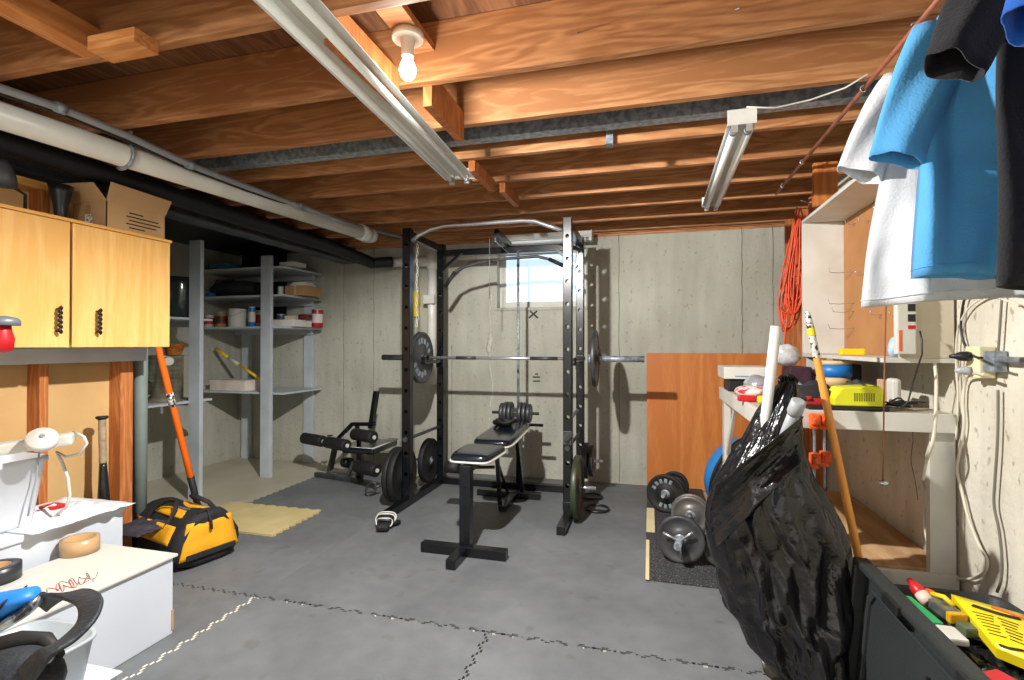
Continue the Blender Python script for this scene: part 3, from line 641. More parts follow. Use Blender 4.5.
def shop_light(p0, p1, w, label, label_cat='light', tubes=2):
    p0, p1 = Vector(p0), Vector(p1); L = (p1-p0).length; d = (p1-p0).normalized(); ang = math.atan2(d.y, d.x)
    t = thing('fluorescent_fixture', label, 'light fixture', (p0+p1)/2, rot=(0, -math.asin(d.z), ang))
    h = L/2
    b = B(); b.prism([(-0.035, 0.0), (0.035, 0.0), (0.03, 0.045), (-0.03, 0.045)], L, (-h, 0, 0.01), (1, 0, 0), (0, 1, 0)); link('housing', b, M_white, t, local=True)
    b = B(); b.prism([(-w/2, -0.008), (-0.035, 0.012), (0.035, 0.012), (w/2, -0.008), (w/2, -0.004), (0.035, 0.016), (-0.035, 0.016), (-w/2, -0.004)], L, (-h, 0, 0.0), (1, 0, 0), (0, 1, 0)); link('reflector', b, mat('white_enamel', (232, 234, 232), 0.3, var=0.03), t, local=True)
    for s in ((-1, 1) if tubes == 2 else (1,)):
        b = B(); b.cyl((-h+0.03, s*w*0.25, -0.022), (h-0.03, s*w*0.25, -0.022), 0.015, n=18); tb = link('tube', b, mat('tube_glass', (238, 242, 240), 0.18, var=0), t, local=True)
        for e in (-1, 1):
            b = B(); b.cyl((e*(h-0.055), s*w*0.25, -0.022), (e*(h-0.028), s*w*0.25, -0.022), 0.016, n=18); link('tube_end', b, M_steel, tb, local=True)
        for e in (-1, 1):
            b = B(); b.box((e*h-0.014-(0.014 if e > 0 else -0.014), s*w*0.25-0.013, -0.04), (e*h+0.0-(0.0 if e > 0 else -0.0), s*w*0.25+0.013, 0.012), 0.003); link('lamp_holder', b, M_white, t, local=True)
    for e in (-1, 1):
        b = B(); b.box((e*h-0.002, -w/2, -0.01), (e*h+0.002, w/2, 0.055)); b.cyl((e*h-0.003, 0, 0.035), (e*h+0.003, 0, 0.035), 0.009, n=12); link('end_plate', b, M_white, t, local=True)
    return t
# long one at left centre
a, c = W(280, -22, Z=2.29), W(461, 181, Z=2.29)
a2 = W(258, -32, Z=2.285)
shop_light(a2, W(460, 178, Z=2.305), 0.185, 'long white twin-tube fluorescent fixture hanging left of the bulb')
a, c = W(742, 122, Z=2.24), W(711, 205, Z=2.24)
shop_light(a, c, 0.115, 'short-looking white fluorescent fixture hanging near the clothes rod')
for i, (p0, p1, lab) in enumerate(((W(748, 108, Z=2.30), W(768, 107, Z=2.34), ''),)):
    pts = [W(747, 107, Z=2.285), W(775, 108, Z=2.29), W(810, 100, Z=2.30), W(845, 88, Z=2.32), W(868, 74, Z=2.335)]
    b = B(); b.loft(pts, 0.0035, 8); single('lamp_wire', b, M_white, 'thin white cord from the right fluorescent fixture to the rod hook', 'cord')
# horizontal fixture hung at the window top
a, c = W(498, 242, Y=4.72), W(590, 240, Y=4.72)
shop_light((a.x, 4.72, a.z), (c.x+0.02, 4.72, a.z), 0.13, 'white fluorescent fixture mounted crosswise above the window')
# ================================================================== LEFT SIDE
CX = -2.98
M_tanb = mat('tan_board', (206, 170, 116), 0.8, rgb2=(190, 152, 98), vs=3)
b = B(); b.box((CX-0.105, -0.6, 0.0), (CX-0.09, 2.34, 2.13)); single('backing_board', b, M_tanb, 'tan board closing the back of the stud wall under the cabinet', 'board')
for i, (y, lab) in enumerate(((1.05, 'fir wall stud at the left photo edge'), (1.46, 'fir wall stud beside the white bucket'), (1.875, 'fir wall stud rising behind the white fan-shaped strip'), (2.285, 'end stud of the wall beside the grey steel column'))):
    b = B(); b.box((CX-0.089, y, 0.04), (CX, y+0.04+(0.035 if i == 3 else 0), 2.09), 0.003); single('wall_stud', b, M_stud, lab, 'stud', 'studs of the left wall')
b = B(); b.box((CX-0.089, -0.6, 2.09), (CX, 2.36, 2.13), 0.003); single('top_plate', b, M_mapley, 'fir top plate of the stud wall above the maple cabinet', 'stud')
b = B(); b.box((CX-0.089, -0.6, 0), (CX, 2.36, 0.04), 0.003); single('bottom_plate', b, M_stud, 'fir bottom plate of the stud wall', 'stud')
b = B(); b.box((CX+0.001, 0.6, 1.205), (CX+0.03, 2.42, 1.285), 0.003); single('ledger_board', b, M_shelf, 'grey painted board on the studs just below the maple cabinet', 'board')
t = thing('steel_column', 'round grey-green steel column holding the beam beside the stud wall', 'column', (-3.06, 2.47, 0))
b = B(); b.cyl((-3.06, 2.47, 0.01), (-3.06, 2.47, 2.175), 0.038, n=24); link('shaft', b, mat('column_paint', (138, 152, 148), 0.5, var=0.1), t)
b = B(); b.box((-3.14, 2.39, 0), (-2.98, 2.55, 0.01)); link('base_plate', b, M_darksteel, t)
b = B(); b.box((-3.14, 2.41, 2.173), (-3.0, 2.53, 2.184)); link('cap_plate', b, M_darksteel, t)
# cabinet
t = thing('wall_cabinet', 'maple wall cabinet with two doors hung on the studs at left', 'cabinet', (CX+0.14, 1.82, 1.287))
x0, x1 = CX+0.001, -2.72
b = B(); b.box((x0, 1.30, 1.287), (x1, 1.318, 1.91)); b.box((x0, 2.342, 1.287), (x1, 2.36, 1.91)); b.box((x0, 1.30, 1.287), (x1, 2.36, 1.305)); b.box((x0, 1.30, 1.30), (x0+0.006, 2.36, 1.90)); b.box((x1-0.02, 1.30, 1.862), (x1, 2.36, 1.888)); b.box((x0, 1.295, 1.8945), (x1+0.024, 2.364, 1.9105), 0.002); link('body', b, M_mapley, t)
for (y0, y1, hy) in ((1.306, 1.822, 1.765), (1.834, 2.354, 1.945)):
    b = B(); b.box((x1+0.001, y0, 1.289), (x1+0.019, y1, 1.892), 0.0025); dr = link('door', b, M_maple, t)
    b = B(); n = 40; b.loft([(x1+0.045, hy+0.004*math.sin(i*0.9), 1.355+0.125*i/(n-1)) for i in range(n)], [0.0055+0.003*abs(math.sin(i*0.45)) for i in range(n)], 10)
    for z in (1.365, 1.47): b.cyl((x1+0.018, hy, z), (x1+0.045, hy, z), 0.005, n=8)
    link('handle', b, mat('dark_bronze', (40, 36, 34), 0.4, 0.5, var=0.1), dr)
# open cardboard box
t = thing('cardboard_box', 'open cardboard box with printed side standing on the maple cabinet', 'box', (-2.86, 2.20, 1.91))
bx0, bx1, by0, by1, bz0, bz1 = -2.975, -2.74, 2.02, 2.355, 1.912, 2.055; wth = 0.004
b = B(); b.box((bx0, by0, bz0), (bx1, by1, bz0+wth)); b.box((bx0, by0, bz0), (bx0+wth, by1, bz1)); b.box((bx1-wth, by0, bz0), (bx1, by1, bz1)); b.box((bx0, by0, bz0), (bx1, by0+wth, bz1)); b.box((bx0, by1-wth, bz0), (bx1, by1, bz1)); link('carton', b, M_card, t)
def flap(P): 
    b = B(); n = (Vector(P[1])-Vector(P[0])).cross(Vector(P[2])-Vector(P[0])).normalized()*0.002
    v = [b.bm.verts.new(Vector(p)+n) for p in P]; w_ = [b.bm.verts.new(Vector(p)-n) for p in P]
    b.bm.faces.new(v); b.bm.faces.new(w_[::-1])
    for i in range(4): b.bm.faces.new((v[i], w_[i], w_[(i+1) % 4], v[(i+1) % 4]))
    return b
link('flap', flap([(bx1, by0, bz1), (bx1, by1, bz1), (bx1+0.035, by1+0.01, bz1+0.085), (bx1+0.035, by0-0.005, bz1+0.095)]), M_card, t)
link('flap', flap([(bx0, by0, bz1), (bx1, by0, bz1), (bx1-0.03, by0-0.045, bz1+0.085), (bx0-0.01, by0-0.05, bz1+0.095)]), M_card, t)
b = B()
for k in range(5):
    b.box((bx1, by0+0.12-0.016*(k % 2), bz0+0.105-0.02*k), (bx1+0.0008, by1-0.055+0.012*(k % 3)-(0.08 if k in (0, 4) else 0), bz0+0.112-0.02*k))
link('printed_text', b, M_ink, t)
b = B(); b.box((bx0+0.085, by0-0.001, bz0+0.005), (bx0+0.135, by0, bz0+0.08)); lb = link('shipping_label', b, mat('label_paper', (220, 220, 215), 0.7, rgb2=(110, 110, 112), vs=60, thr=(0.4, 0.5)), t)
b = B(); b.box((bx0+0.09, by0-0.0015, bz0+0.08), (bx0+0.125, by0, bz0+0.13)); link('packing_tape', b, mat('brown_tape', (170, 130, 86), 0.35, var=0), t)
# crumpled silver foil/plastic in the box
b = B(); b.sphere((bx1-0.07, by0+0.06, bz1-0.0), 0.045, 12, (0.8, 0.8, 1.2)); b.jitter(0.02, 30); single('plastic_bag', b, mat('silver_film', (190, 192, 196), 0.2, 0.4, var=0.1), 'crumpled silver plastic sticking out of the open cardboard box', 'bag')
# dark vase-shaped thing and clamp lamp on the cabinet
b = B(); b.lathe([(0.03, 0), (0.034, 0.01), (0.026, 0.03), (0.030, 0.10), (0.045, 0.16), (0.052, 0.20), (0.048, 0.20)], (-2.90, 1.91, 1.912)); single('dark_vase', b, M_blackp, 'dark flared vase on the cabinet left of the cardboard box', 'vase')
t = thing('clamp_lamp', 'dark grey clamp lamp on top of the maple cabinet at photo edge', 'lamp', (-2.80, 1.60, 1.91))
p = W(2, 176, X=-2.84)
b = B(); b.lathe([(0.05, -0.05), (0.052, -0.05), (0.05, 0.0), (0.035, 0.05), (0.02, 0.07)], p, (0.1, -0.1, 1)); link('shade', b, mat('grey_enamel', (84, 86, 90), 0.4, 0.3, var=0.05), t)
b = B(); b.loft([p+Vector((0, 0, -0.03)), p+Vector((0.01, 0.05, -0.045)), p+Vector((0, 0.09, -0.06)), (p.x, p.y+0.09, 1.915)], 0.007, 8); b.box((p.x-0.03, p.y+0.06, 1.911), (p.x+0.03, p.y+0.12, 1.925), 0.003); link('arm', b, M_blackp, t)
# work light at the left edge
p = W(0, 322, Y=1.28); t = thing('work_light', 'grey and red work light hanging on a cord at the left photo edge', 'lamp', (p.x, p.y, p.z-0.1))
b = B(); b.lathe([(0.03, -0.012), (0.055, -0.012), (0.056, 0.004), (0.048, 0.016), (0.02, 0.022), (0.01, 0.022)], p); link('head', b, mat('grey_cap', (120, 128, 136), 0.4, 0.2, var=0.05), t)
b = B(); b.lathe([(0.012, -0.11), (0.036, -0.10), (0.04, -0.06), (0.032, -0.03), (0.03, -0.012)], p); link('body', b, M_red, t)
b = B(); b.box((p.x+0.0, p.y-0.05, p.z-0.07), (p.x+0.02, p.y-0.034, p.z-0.02), 0.004); link('switch', b, M_blackp, t)
b = B(); b.loft([p+Vector((-0.01, 0, 0.02)), p+Vector((-0.04, 0, 0.12)), (p.x-0.30, p.y-0.10, 1.7), (p.x-0.40, 0.98, 2.365)], 0.004, 8); link('cord', b, M_blackp, t)
# ---- white boxes
M_wbox = mat('white_carton', (208, 214, 222), 0.6, rgb2=(196, 202, 212), vs=3)
t = thing('storage_box', 'white cardboard box with red and black scribble on its lid', 'box', (-2.29, 1.54, 0.012), 0.0)
P0 = [W(84, 597, Z=0.363), W(177, 558, Z=0.363)]
cxr = -2.06
b = B(); b.box((-2.50, 1.10, 0.013), (cxr, 1.82, 0.352), 0.004); link('carton', b, M_wbox, t)
b = B(); b.box((-2.51, 1.09, 0.352), (cxr+0.012, 1.835, 0.364), 0.003); link('lid', b, mat('white_lid', (214, 210, 200), 0.55, rgb2=(204, 200, 190), vs=3), t)
b = B(); b.box((cxr+0.0, 1.812, 0.03), (cxr+0.003, 1.822, 0.12)); link('torn_edge', b, M_card, t)
def scrib(u0, v0, du, dv, ru, rv, n, ph, r):
    b = B(); P = []
    for q in range(n):
        a = q*0.9+ph; P.append(W(u0+du*q/n+ru*math.cos(a)*(0.6+0.4*math.sin(q*0.37)), v0+dv*q/n+rv*math.sin(a*1.13)*(0.6+0.4*math.cos(q*0.53)), Z=0.3655))
    out = []
    for i in range(len(P)-1):
        p0 = P[max(i-1, 0)]; p1 = P[i]; p2 = P[i+1]; p3 = P[min(i+2, len(P)-1)]
        for k in range(4):
            s = k/4; out.append(0.5*((2*p1)+(p2-p0)*s+(2*p0-5*p1+4*p2-p3)*s*s+(3*p1-p0-3*p2+p3)*s**3))
    for o in out: o.z = 0.3655
    b.loft(out, r, 5); return b
link('red_scribble', scrib(48, 591, 48, -13, 4.5, 5.0, 46, 0.3, 0.0011), mat('red_ink', (210, 50, 60), 0.5, var=0), t)
link('black_scribble', scrib(60, 585, 40, -12, 4.0, 4.2, 30, 1.4, 0.0008), mat('grey_ink', (70, 60, 66), 0.5, var=0), t)

b = B(); b.box((-2.045, 0.62, 0.013), (-1.70, 1.30, 0.215), 0.004); b.box((-2.048, 0.61, 0.213), (-1.69, 1.31, 0.22), 0.003)
single('storage_box', b, M_wbox, 'lower white box at the bottom edge of the photo, carrying the shoe', 'box')
b = B(); b.box((-2.95, 1.16, 0.0125), (-2.56, 1.98, 0.49), 0.006); b.box((-2.96, 1.15, 0.47), (-2.55, 1.99, 0.50), 0.004); single('storage_box', b, M_wbox, 'tall white box against the wall, under crumpled white paper', 'box')
b = B(); p = W(0, 565, Z=0.365); b.box((-2.50, 1.12, 0.365), (-2.36, 1.50, 0.376), 0.002); single('white_board', b, M_white, 'thin white board lying on the scribbled box lid', 'board')
# crumpled white paper on top
b = B(); 
def crump(x0, x1, y0, y1, z, amp, seed):
    def fn(i, j):
        x = x0+(x1-x0)*i; y = y0+(y1-y0)*j
        n1 = noise.noise(Vector((x*9, y*9, seed))); n2 = noise.noise(Vector((x*25, y*25, seed+4)))
        e = min(i, 1-i, j, 1-j)*4; e = min(1, e)
        return Vector((x+0.02*n2, y+0.02*n1, z+amp*(abs(n1)*0.9+0.3*abs(n2))*e+0.002))
    return fn
b.grid(crump(-2.93, -2.50, 1.55, 2.0, 0.502, 0.07, 1.0), 30, 30)
o = single('paper_sheet', b, mat('white_tissue', (220, 222, 226), 0.7, var=0.03), 'crumpled white packing paper on the tall white box', 'paper')
o.modifiers.new('s', 'SOLIDIFY').thickness = 0.0015
b = B(); b.box((-2.60, 1.62, 0.501), (-2.565, 1.70, 0.506)); 
p = W(54, 514, Z=0.50); b = B(); b.box((p.x-0.04, p.y-0.04, 0.53), (p.x+0.04, p.y+0.03, 0.545), 0.004); b.box((p.x-0.03, p.y-0.02, 0.503), (p.x+0.02, p.y+0.02, 0.53), 0.003); single('red_case', b, M_red, 'small red case lying on the paper right of the white bucket', 'case')
# bucket and power strip reel on it
t = thing('white_bucket', 'white square plastic bucket standing on the tall white box', 'bucket', (-2.74, 1.40, 0.50))
b = B()
def sqr(cx, cy, hx, hy, z, n=32, e=0.35):
    out = []
    for k in range(n):
        a = 2*PI*k/n; c, s = math.cos(a), math.sin(a)
        out.append(Vector((cx+hx*(abs(c)**e)*(1 if c > 0 else -1), cy+hy*(abs(s)**e)*(1 if s > 0 else -1), z)))
    return out
def ringloft(b, rings, cap0=True, cap1=True):
    R = [[b.bm.verts.new(p) for p in r] for r in rings]; n = len(R[0])
    for a, c in zip(R, R[1:]):
        for k in range(n):
            f = b.bm.faces.new((a[k], a[(k+1) % n], c[(k+1) % n], c[k])); f.smooth = True
    if cap0: b.bm.faces.new(R[0][::-1])
    if cap1: b.bm.faces.new(R[-1])
    return b
q = (-2.755, 1.50)
ringloft(b, [sqr(*q, 0.105, 0.16, 0.502), sqr(*q, 0.11, 0.165, 0.52), sqr(*q, 0.135, 0.20, 0.775), sqr(*q, 0.145, 0.21, 0.778), sqr(*q, 0.145, 0.21, 0.80), sqr(*q, 0.138, 0.203, 0.803), sqr(*q, 0.13, 0.195, 0.80), sqr(*q, 0.108, 0.158, 0.54)])
link('tub', b, mat('white_plastic', (212, 217, 224), 0.4, var=0.03), t)
t = thing('power_strip', 'white power strip with a round cord reel lying on the bucket', 'power strip', (-2.70, 1.5, 0.81))
b = B(); q0, q1 = W(-20, 452, Y=1.48), W(74, 438, Y=1.70); q0.z = max(q0.z, 0.83); q1.z = max(q1.z, 0.835)
b.bar(q0, q1, 0.08, 0.05, 0.012); link('strip_body', b, M_white, t)
b = B(); c = W(42, 440, Y=1.58); ax = (Vector(CAM)-c).normalized(); ax.z = 0.9
b.lathe([(0.012, -0.015), (0.05, -0.015), (0.055, -0.005), (0.055, 0.012), (0.05, 0.02), (0.03, 0.022), (0.026, 0.028), (0.012, 0.028)], c+Vector((0, 0, 0.0)), ax, 32); link('reel', b, M_white, t)
b = B(); b.cyl(c+ax.normalized()*0.028, c+ax.normalized()*0.032, 0.010, n=16); link('reel_hub', b, M_steel, t)
b = B(); b.loft([W(u, v, Y=1.72) for u, v in ((74, 432), (84, 437), (87, 443), (80, 454), (66, 457), (57, 452), (62, 462), (68, 478), (70, 495), (66, 508), (58, 514))], 0.0065, 8); link('cord', b, M_white, t)
b = B(); b.loft([W(u, v, X=-2.595) for u, v in ((40, 447), (38, 462), (36, 480), (31, 500), (28, 516))], 0.0035, 8); link('thin_cord', b, mat('grey_cord', (150, 154, 160), 0.5, var=0), t)
# baseball bat leaning on the wall
t = thing('baseball_bat', 'black baseball bat with taped grip leaning on the stud wall', 'bat', (-2.93, 2.15, 0))
a = Vector((-2.89, 2.14, 0.02)); c = W(102, 416, X=-2.935); d = (c-a).normalized(); L = (c-a).length
b = B(); b.lathe([(0.012, 0), (0.03, 0.006), (0.034, 0.05), (0.034, 0.32), (0.028, 0.44), (0.0185, L-0.28), (0.0175, L-0.26)], a, d); link('barrel', b, mat('bat_black', (26, 28, 32), 0.3, var=0.05, coat=0.4), t)
b = B(); n = 30; b.lathe([(0.0175+0.0012*(i % 2), L-0.26+0.24*i/n) for i in range(n+1)], a, d); link('grip_tape', b, mat('old_tape', (176, 156, 128), 0.8, rgb2=(130, 112, 90), vs=30), t)
b = B(); b.lathe([(0.016, L-0.02), (0.028, L-0.014), (0.030, L-0.006), (0.026, L)], a, d); link('knob', b, M_rubb, t)
b = B(); b.lathe([(0.0350, 0.28), (0.0345, 0.34), (0.0325, 0.34), (0.034, 0.28)], a, d); link('yellow_band', b, M_yellow, t)
# tape roll
def tape(c, r, h, m, lab, ri=None, cat='tape', grp=None, ax=(0, 0, 1)):
    ri = ri or r*0.62; t = thing('tape_roll', lab, cat, c, group=grp)
    b = B(); b.lathe([(r-0.012, 0), (r, 0.001), (r, h-0.001), (r-0.012, h), (ri+0.003, h), (ri+0.003, 0), (r-0.012, 0)], c, ax, 40, caps=False); link('tape', b, m, t)
    b = B(); b.lathe([(ri, 0), (ri+0.003, 0), (ri+0.003, h), (ri, h), (ri, 0)], c, ax, 40, caps=False); link('core', b, M_card, t); return t
p = W(80, 552, Z=0.365)
tape((p.x+0.0, p.y, 0.3645), 0.072, 0.066, mat('packing_tape_brown', (196, 160, 116), 0.3, var=0.08), 'brown packing tape roll lying on the white scribbled box', ri=0.055)
p = W(-4, 580, Z=0.38); tape((p.x, p.y, 0.3765), 0.075, 0.06, mat('black_tape', (48, 52, 58), 0.35, var=0.1), 'black tape roll on the white boards at the left photo edge', ri=0.04)
# ---- yellow and black tool bag
t = thing('tool_bag', 'yellow and black fabric tool bag on the floor by the orange handle', 'bag', (-2.775, 2.52, 0.012), math.radians(-14)); t.scale = (1.06, 1.06, 1.04)
M_yfab = mat('yellow_fabric', (246, 180, 30), 0.7, rgb2=(226, 156, 20), vs=8, bump=0.3, bs=25)
M_bfab = mat('black_fabric', (36, 37, 40), 0.8, rgb2=(24, 24, 26), vs=20, bump=0.3, bs=80)
def bagprof(x, k, n=28, sh=0.0):
    a = 2*PI*k/n; c, s = math.cos(a), math.sin(a); y = 0.185*(abs(c)**0.6)*(1 if c > 0 else -1); z = 0.15+0.15*(abs(s)**0.7)*(1 if s > 0 else -1)
    if z > 0.15: y *= 1-0.42*((z-0.15)/0.15)**1.2
    return Vector((x, y, z))
xs_ = [-0.27, -0.262, -0.24, -0.15, 0, 0.12, 0.22, 0.248, 0.262]
scl = [0.80, 0.92, 0.98, 1.0, 0.97, 1.0, 1.0, 0.95, 0.80]
R = []
for x, s in zip(xs_, scl):
    ring = []
    for k in range(28):
        p = bagprof(x, k); p = Vector((x, p.y*s, 0.15+(p.z-0.15)*s)); nn = noise.noise(p*9)*0.012; p.z += nn if p.z > 0.1 else 0; p.y += nn
        if p.z > 0.22: p.z -= 0.03*(1-abs(x)/0.27)
        p.z = max(p.z, 0.002); ring.append(p)
    R.append(ring)
b = B(); ringloft(b, R); link('body', b, M_bfab, t, local=True)
def patch(pts, th=0.006, m=M_yfab, nm='yellow_panel', sub=3):
    # curved quad patch following the bag
    b = B(); (a, bb, c, d_) = [Vector(p) for p in pts]; N = 9
    top = [[a.lerp(bb, i/(N-1)).lerp(d_.lerp(c, i/(N-1)), j/(N-1)) for j in range(N)] for i in range(N)]
    nrm = (bb-a).cross(d_-a).normalized()
    for i in range(N):
        for j in range(N):
            e = math.sin(PI*i/(N-1))*math.sin(PI*j/(N-1)); p = top[i][j]; top[i][j] = p+nrm*(0.012*e**0.5+0.004*noise.noise(p*20))
    V = [[b.bm.verts.new(p) for p in r] for r in top]; W2 = [[b.bm.verts.new(p-nrm*th) for p in r] for r in top]
    for i in range(N-1):
        for j in range(N-1):
            f = b.bm.faces.new((V[i][j], V[i+1][j], V[i+1][j+1], V[i][j+1])); f.smooth = True
            b.bm.faces.new((W2[i][j], W2[i][j+1], W2[i+1][j+1], W2[i+1][j]))
    for i in range(N-1):
        b.bm.faces.new((V[i][0], W2[i][0], W2[i+1][0], V[i+1][0])); b.bm.faces.new((V[i][-1], V[i+1][-1], W2[i+1][-1], W2[i][-1]))
        b.bm.faces.new((V[0][i], V[0][i+1], W2[0][i+1], W2[0][i])); b.bm.faces.new((V[-1][i], W2[-1][i], W2[-1][i+1], V[-1][i+1]))
    return link(nm, b, m, t, local=True)
ep = patch([(0.264, -0.16, 0.06), (0.264, 0.165, 0.06), (0.257, 0.125, 0.255), (0.257, -0.12, 0.255)], nm='yellow_end_pocket')
b = B(); b.bar((0.275, -0.13, 0.075), (0.275, 0.14, 0.075), 0.01, 0.03, 0.003); link('pocket_strap', b, M_bfab, ep, local=False) if False else link('pocket_strap', b, M_bfab, t, local=True)
patch([(-0.20, -0.182, 0.15), (0.19, -0.186, 0.15), (0.19, -0.145, 0.24), (-0.20, -0.145, 0.24)], nm='yellow_side_panel')
patch([(-0.22, -0.09, 0.262), (0.18, -0.09, 0.262), (0.18, -0.02, 0.275), (-0.22, -0.02, 0.275)], nm='yellow_top_panel')
patch([(-0.22, 0.03, 0.27), (0.18, 0.03, 0.27), (0.18, 0.10, 0.262), (-0.22, 0.10, 0.262)], nm='yellow_top_panel')
for s in (-1, 1):
    b = B(); b.loft([(-0.10, s*0.185, 0.06), (-0.10, s*0.165, 0.2), (-0.09, s*0.12, 0.28), (-0.05, s*0.07, 0.325), (0.03, s*0.05, 0.335), (0.09, s*0.09, 0.30), (0.10, s*0.15, 0.22), (0.10, s*0.188, 0.06)], 0.013, 8, sq=0.5); link('handle', b, M_bfab, t, local=True)
b = B(); b.loft([(0.22, -0.05, 0.29), (0.24, 0.0, 0.305), (0.275, 0.0, 0.24), (0.28, 0.0, 0.20)], 0.014, 8, sq=0.5); link('end_strap', b, M_bfab, t, local=True)
b = B(); b.cyl((-0.2, 0, 0.272), (0.2, 0, 0.272), 0.006); link('zipper', b, M_steel, t, local=True)
# black gloves/cloth on bag left
b = B(); b.grid(crump(-3.0, -2.72, 2.18, 2.45, 0.30, 0.06, 7.0), 24, 24)
for v in b.bm.verts: v.co.z = 0.245+ (v.co.z-0.30)*1.0
o = single('grey_cloth', b, mat('dark_cloth', (66, 62, 74), 0.9, rgb2=(34, 32, 38), vs=14), 'dark grey cloth heaped over the back of the tool bag', 'cloth'); o.modifiers.new('s', 'SOLIDIFY').thickness = 0.006
# ---- orange handled tool
t = thing('sledge_tool', 'long orange handled tool with black foot leaning beside the shelves', 'tool', (-3.05, 2.93, 0.0))
a = Vector((-3.05, 2.93, 0.01)); c0 = W(158, 347, X=-2.955); d = (c0-a).normalized(); c = c0 + d*0.18
b = B(); m1 = a+d*0.30; b.lathe([(0.014, 0.38), (0.021, 0.40), (0.020, 0.6), (0.0185, (c-a).length-0.02), (0.012, (c-a).length)], a, d, 18); link('orange_handle', b, mat('orange_fibreglass', (250, 112, 22), 0.35, var=0.05), t)
b = B(); b.cyl(a, a+d*0.42, 0.017, 0.0225, 18); link('black_shaft', b, M_rubb, t)
p = W(172, 398, X=-3.0); k = (p-a).dot(d)
b = B(); b.cyl(a+d*(k-0.05), a+d*(k+0.05), 0.0205, n=18); link('label_band', b, mat('label_band', (220, 218, 210), 0.5, rgb2=(40, 40, 40), vs=50, thr=(.45, .5)), t)
b = B(); b.box((a.x-0.07, a.y-0.02, 0.0), (a.x+0.07, a.y+0.02, 0.012), 0.003); link('tool_foot', b, M_iron, t)
# ---- storage shelves
def shelf_unit(nm, lab, x0, x1, y0, y1, zs, posts, ledge=True):
    t = thing(nm, lab, 'shelf', ((x0+x1)/2, (y0+y1)/2, 0))
    for z in zs:
        b = B(); b.box((x0, y0, z-0.019), (x1, y1, z), 0.002); link('shelf_board', b, M_shelf, t)
        b = B(); b.box((x0, y1-0.035, z-0.07), (x1-0.1, y1-0.002, z-0.0195), 0.002); link('shelf_cleat', b, M_shelf, t)
    for (px_, py_, zt) in posts:
        b = B(); b.box((px_-0.045, py_-0.019, 0), (px_+0.07, py_+0.019, zt), 0.002); link('post', b, M_shelf, t)
    return t
shelf_unit('storage_shelf', 'grey painted wooden shelves standing against the far back wall', -4.6, -3.47, 4.26, 4.86, [0.83, 1.485, 1.80, 2.08], [(-3.66, 4.235, 2.18), (-3.66, 4.885, 2.08), (-4.49, 4.885, 2.08)])
shelf_unit('storage_shelf', 'nearer grey painted shelves holding the steel pot and dark bin', -4.6, -3.74, 2.50, 3.68, [0.83, 1.53], [(-3.70, 3.46, 2.18), (-3.70, 2.62, 2.18)])
# triangular braces under the lower boards
# items on the far shelves
def W3(u, z, Y): return W(u, 300, Y=Y).x
def can(x, y, z, r, h, m, lab, lidm=M_steel, band=None, grp=None, nm='paint_can', cat='can'):
    t = thing(nm, lab, cat, (x, y, z), group=grp)
    b = B(); b.lathe([(r*0.96, 0), (r, 0.004), (r, h-0.006), (r*0.98, h)], (x, y, z), n=24); link('body', b, m, t)
    b = B(); b.lathe([(r*1.02, h-0.008), (r*1.03, h-0.002), (r*0.98, h+0.002), (r*0.85, h-0.003), (0.001, h-0.003)], (x, y, z), n=24, caps=False); link('lid', b, lidm, t)
    if band:
        b = B(); b.lathe([(r+0.0008, h*0.25), (r+0.0012, h*0.27), (r+0.0012, h*0.72), (r+0.0008, h*0.75)], (x, y, z), n=24, caps=False); link('label', b, band, t)
    return t
z = 1.4855; yy = 4.42
can(W(211, 0, Y=yy).x, yy, z, 0.045, 0.14, M_white, 'small white paint can with red label, leftmost on the far shelf', band=M_red)
can(W(223, 0, Y=yy).x, yy, z, 0.055, 0.16, M_cardin, 'tan and maroon paint can beside the white bucket on far shelf', band=mat('maroon', (96, 34, 34), 0.5))
t = can(W(239, 0, Y=yy).x, yy, z, 0.085, 0.19, M_white, 'large white paint bucket with wire handle on the far shelf', lidm=M_white)
x = W(239, 0, Y=yy).x; b = B(); b.loft([(x-0.085, yy-0.02, z+0.17), (x-0.06, yy-0.07, z+0.13), (x, yy-0.09, z+0.11), (x+0.06, yy-0.07, z+0.13), (x+0.085, yy-0.02, z+0.17)], 0.003, 6); link('wire_handle', b, M_steel, t)
can(W(253.5, 0, Y=yy).x, yy, z, 0.033, 0.21, mat('blue_can', (44, 110, 190), 0.3, var=0.05), 'blue spray can with white cap next to the white bucket', lidm=M_white, band=M_white, nm='spray_can')
yy = 4.55
can(W(261, 0, Y=yy).x, yy, z, 0.04, 0.18, M_white, 'slim white bottle just left of the far shelf post', lidm=M_white, nm='white_bottle', cat='bottle', band=M_red)
x0_, x1_ = W(279, 0, Y=4.45).x, W(313, 0, Y=4.62).x
b = B(); b.box((x0_, 4.34, z), (x1_, 4.62, z+0.07), 0.003); single('flat_box', b, M_white, 'flat white box on the far shelf right of the post', 'box')
can(x0_+0.07, 4.42, z+0.0715, 0.04, 0.055, mat('navy_can', (40, 60, 90), 0.4, var=0.05), 'small navy tin standing on the flat white box')
b = B(); b.box((x0_+0.14, 4.38, z+0.0715), (x0_+0.24, 4.46, z+0.11), 0.004); single('small_carton', b, mat('beige_paper', (200, 186, 160), 0.7), 'small beige carton on the flat white box', 'box')
b = B(); b.box((x0_+0.22, 4.48, z+0.0715), (x0_+0.32, 4.58, z+0.13), 0.012); single('dark_pouch', b, mat('maroon', (96, 34, 34), 0.5), 'dark maroon pouch on the flat white box near red can', 'pouch')
can(W(318.5, 0, Y=4.70).x, 4.70, z, 0.058, 0.19, mat('red_can', (168, 30, 40), 0.35, var=0.05), 'red paint can at the right end of the far shelf', band=M_white)
z = 1.801
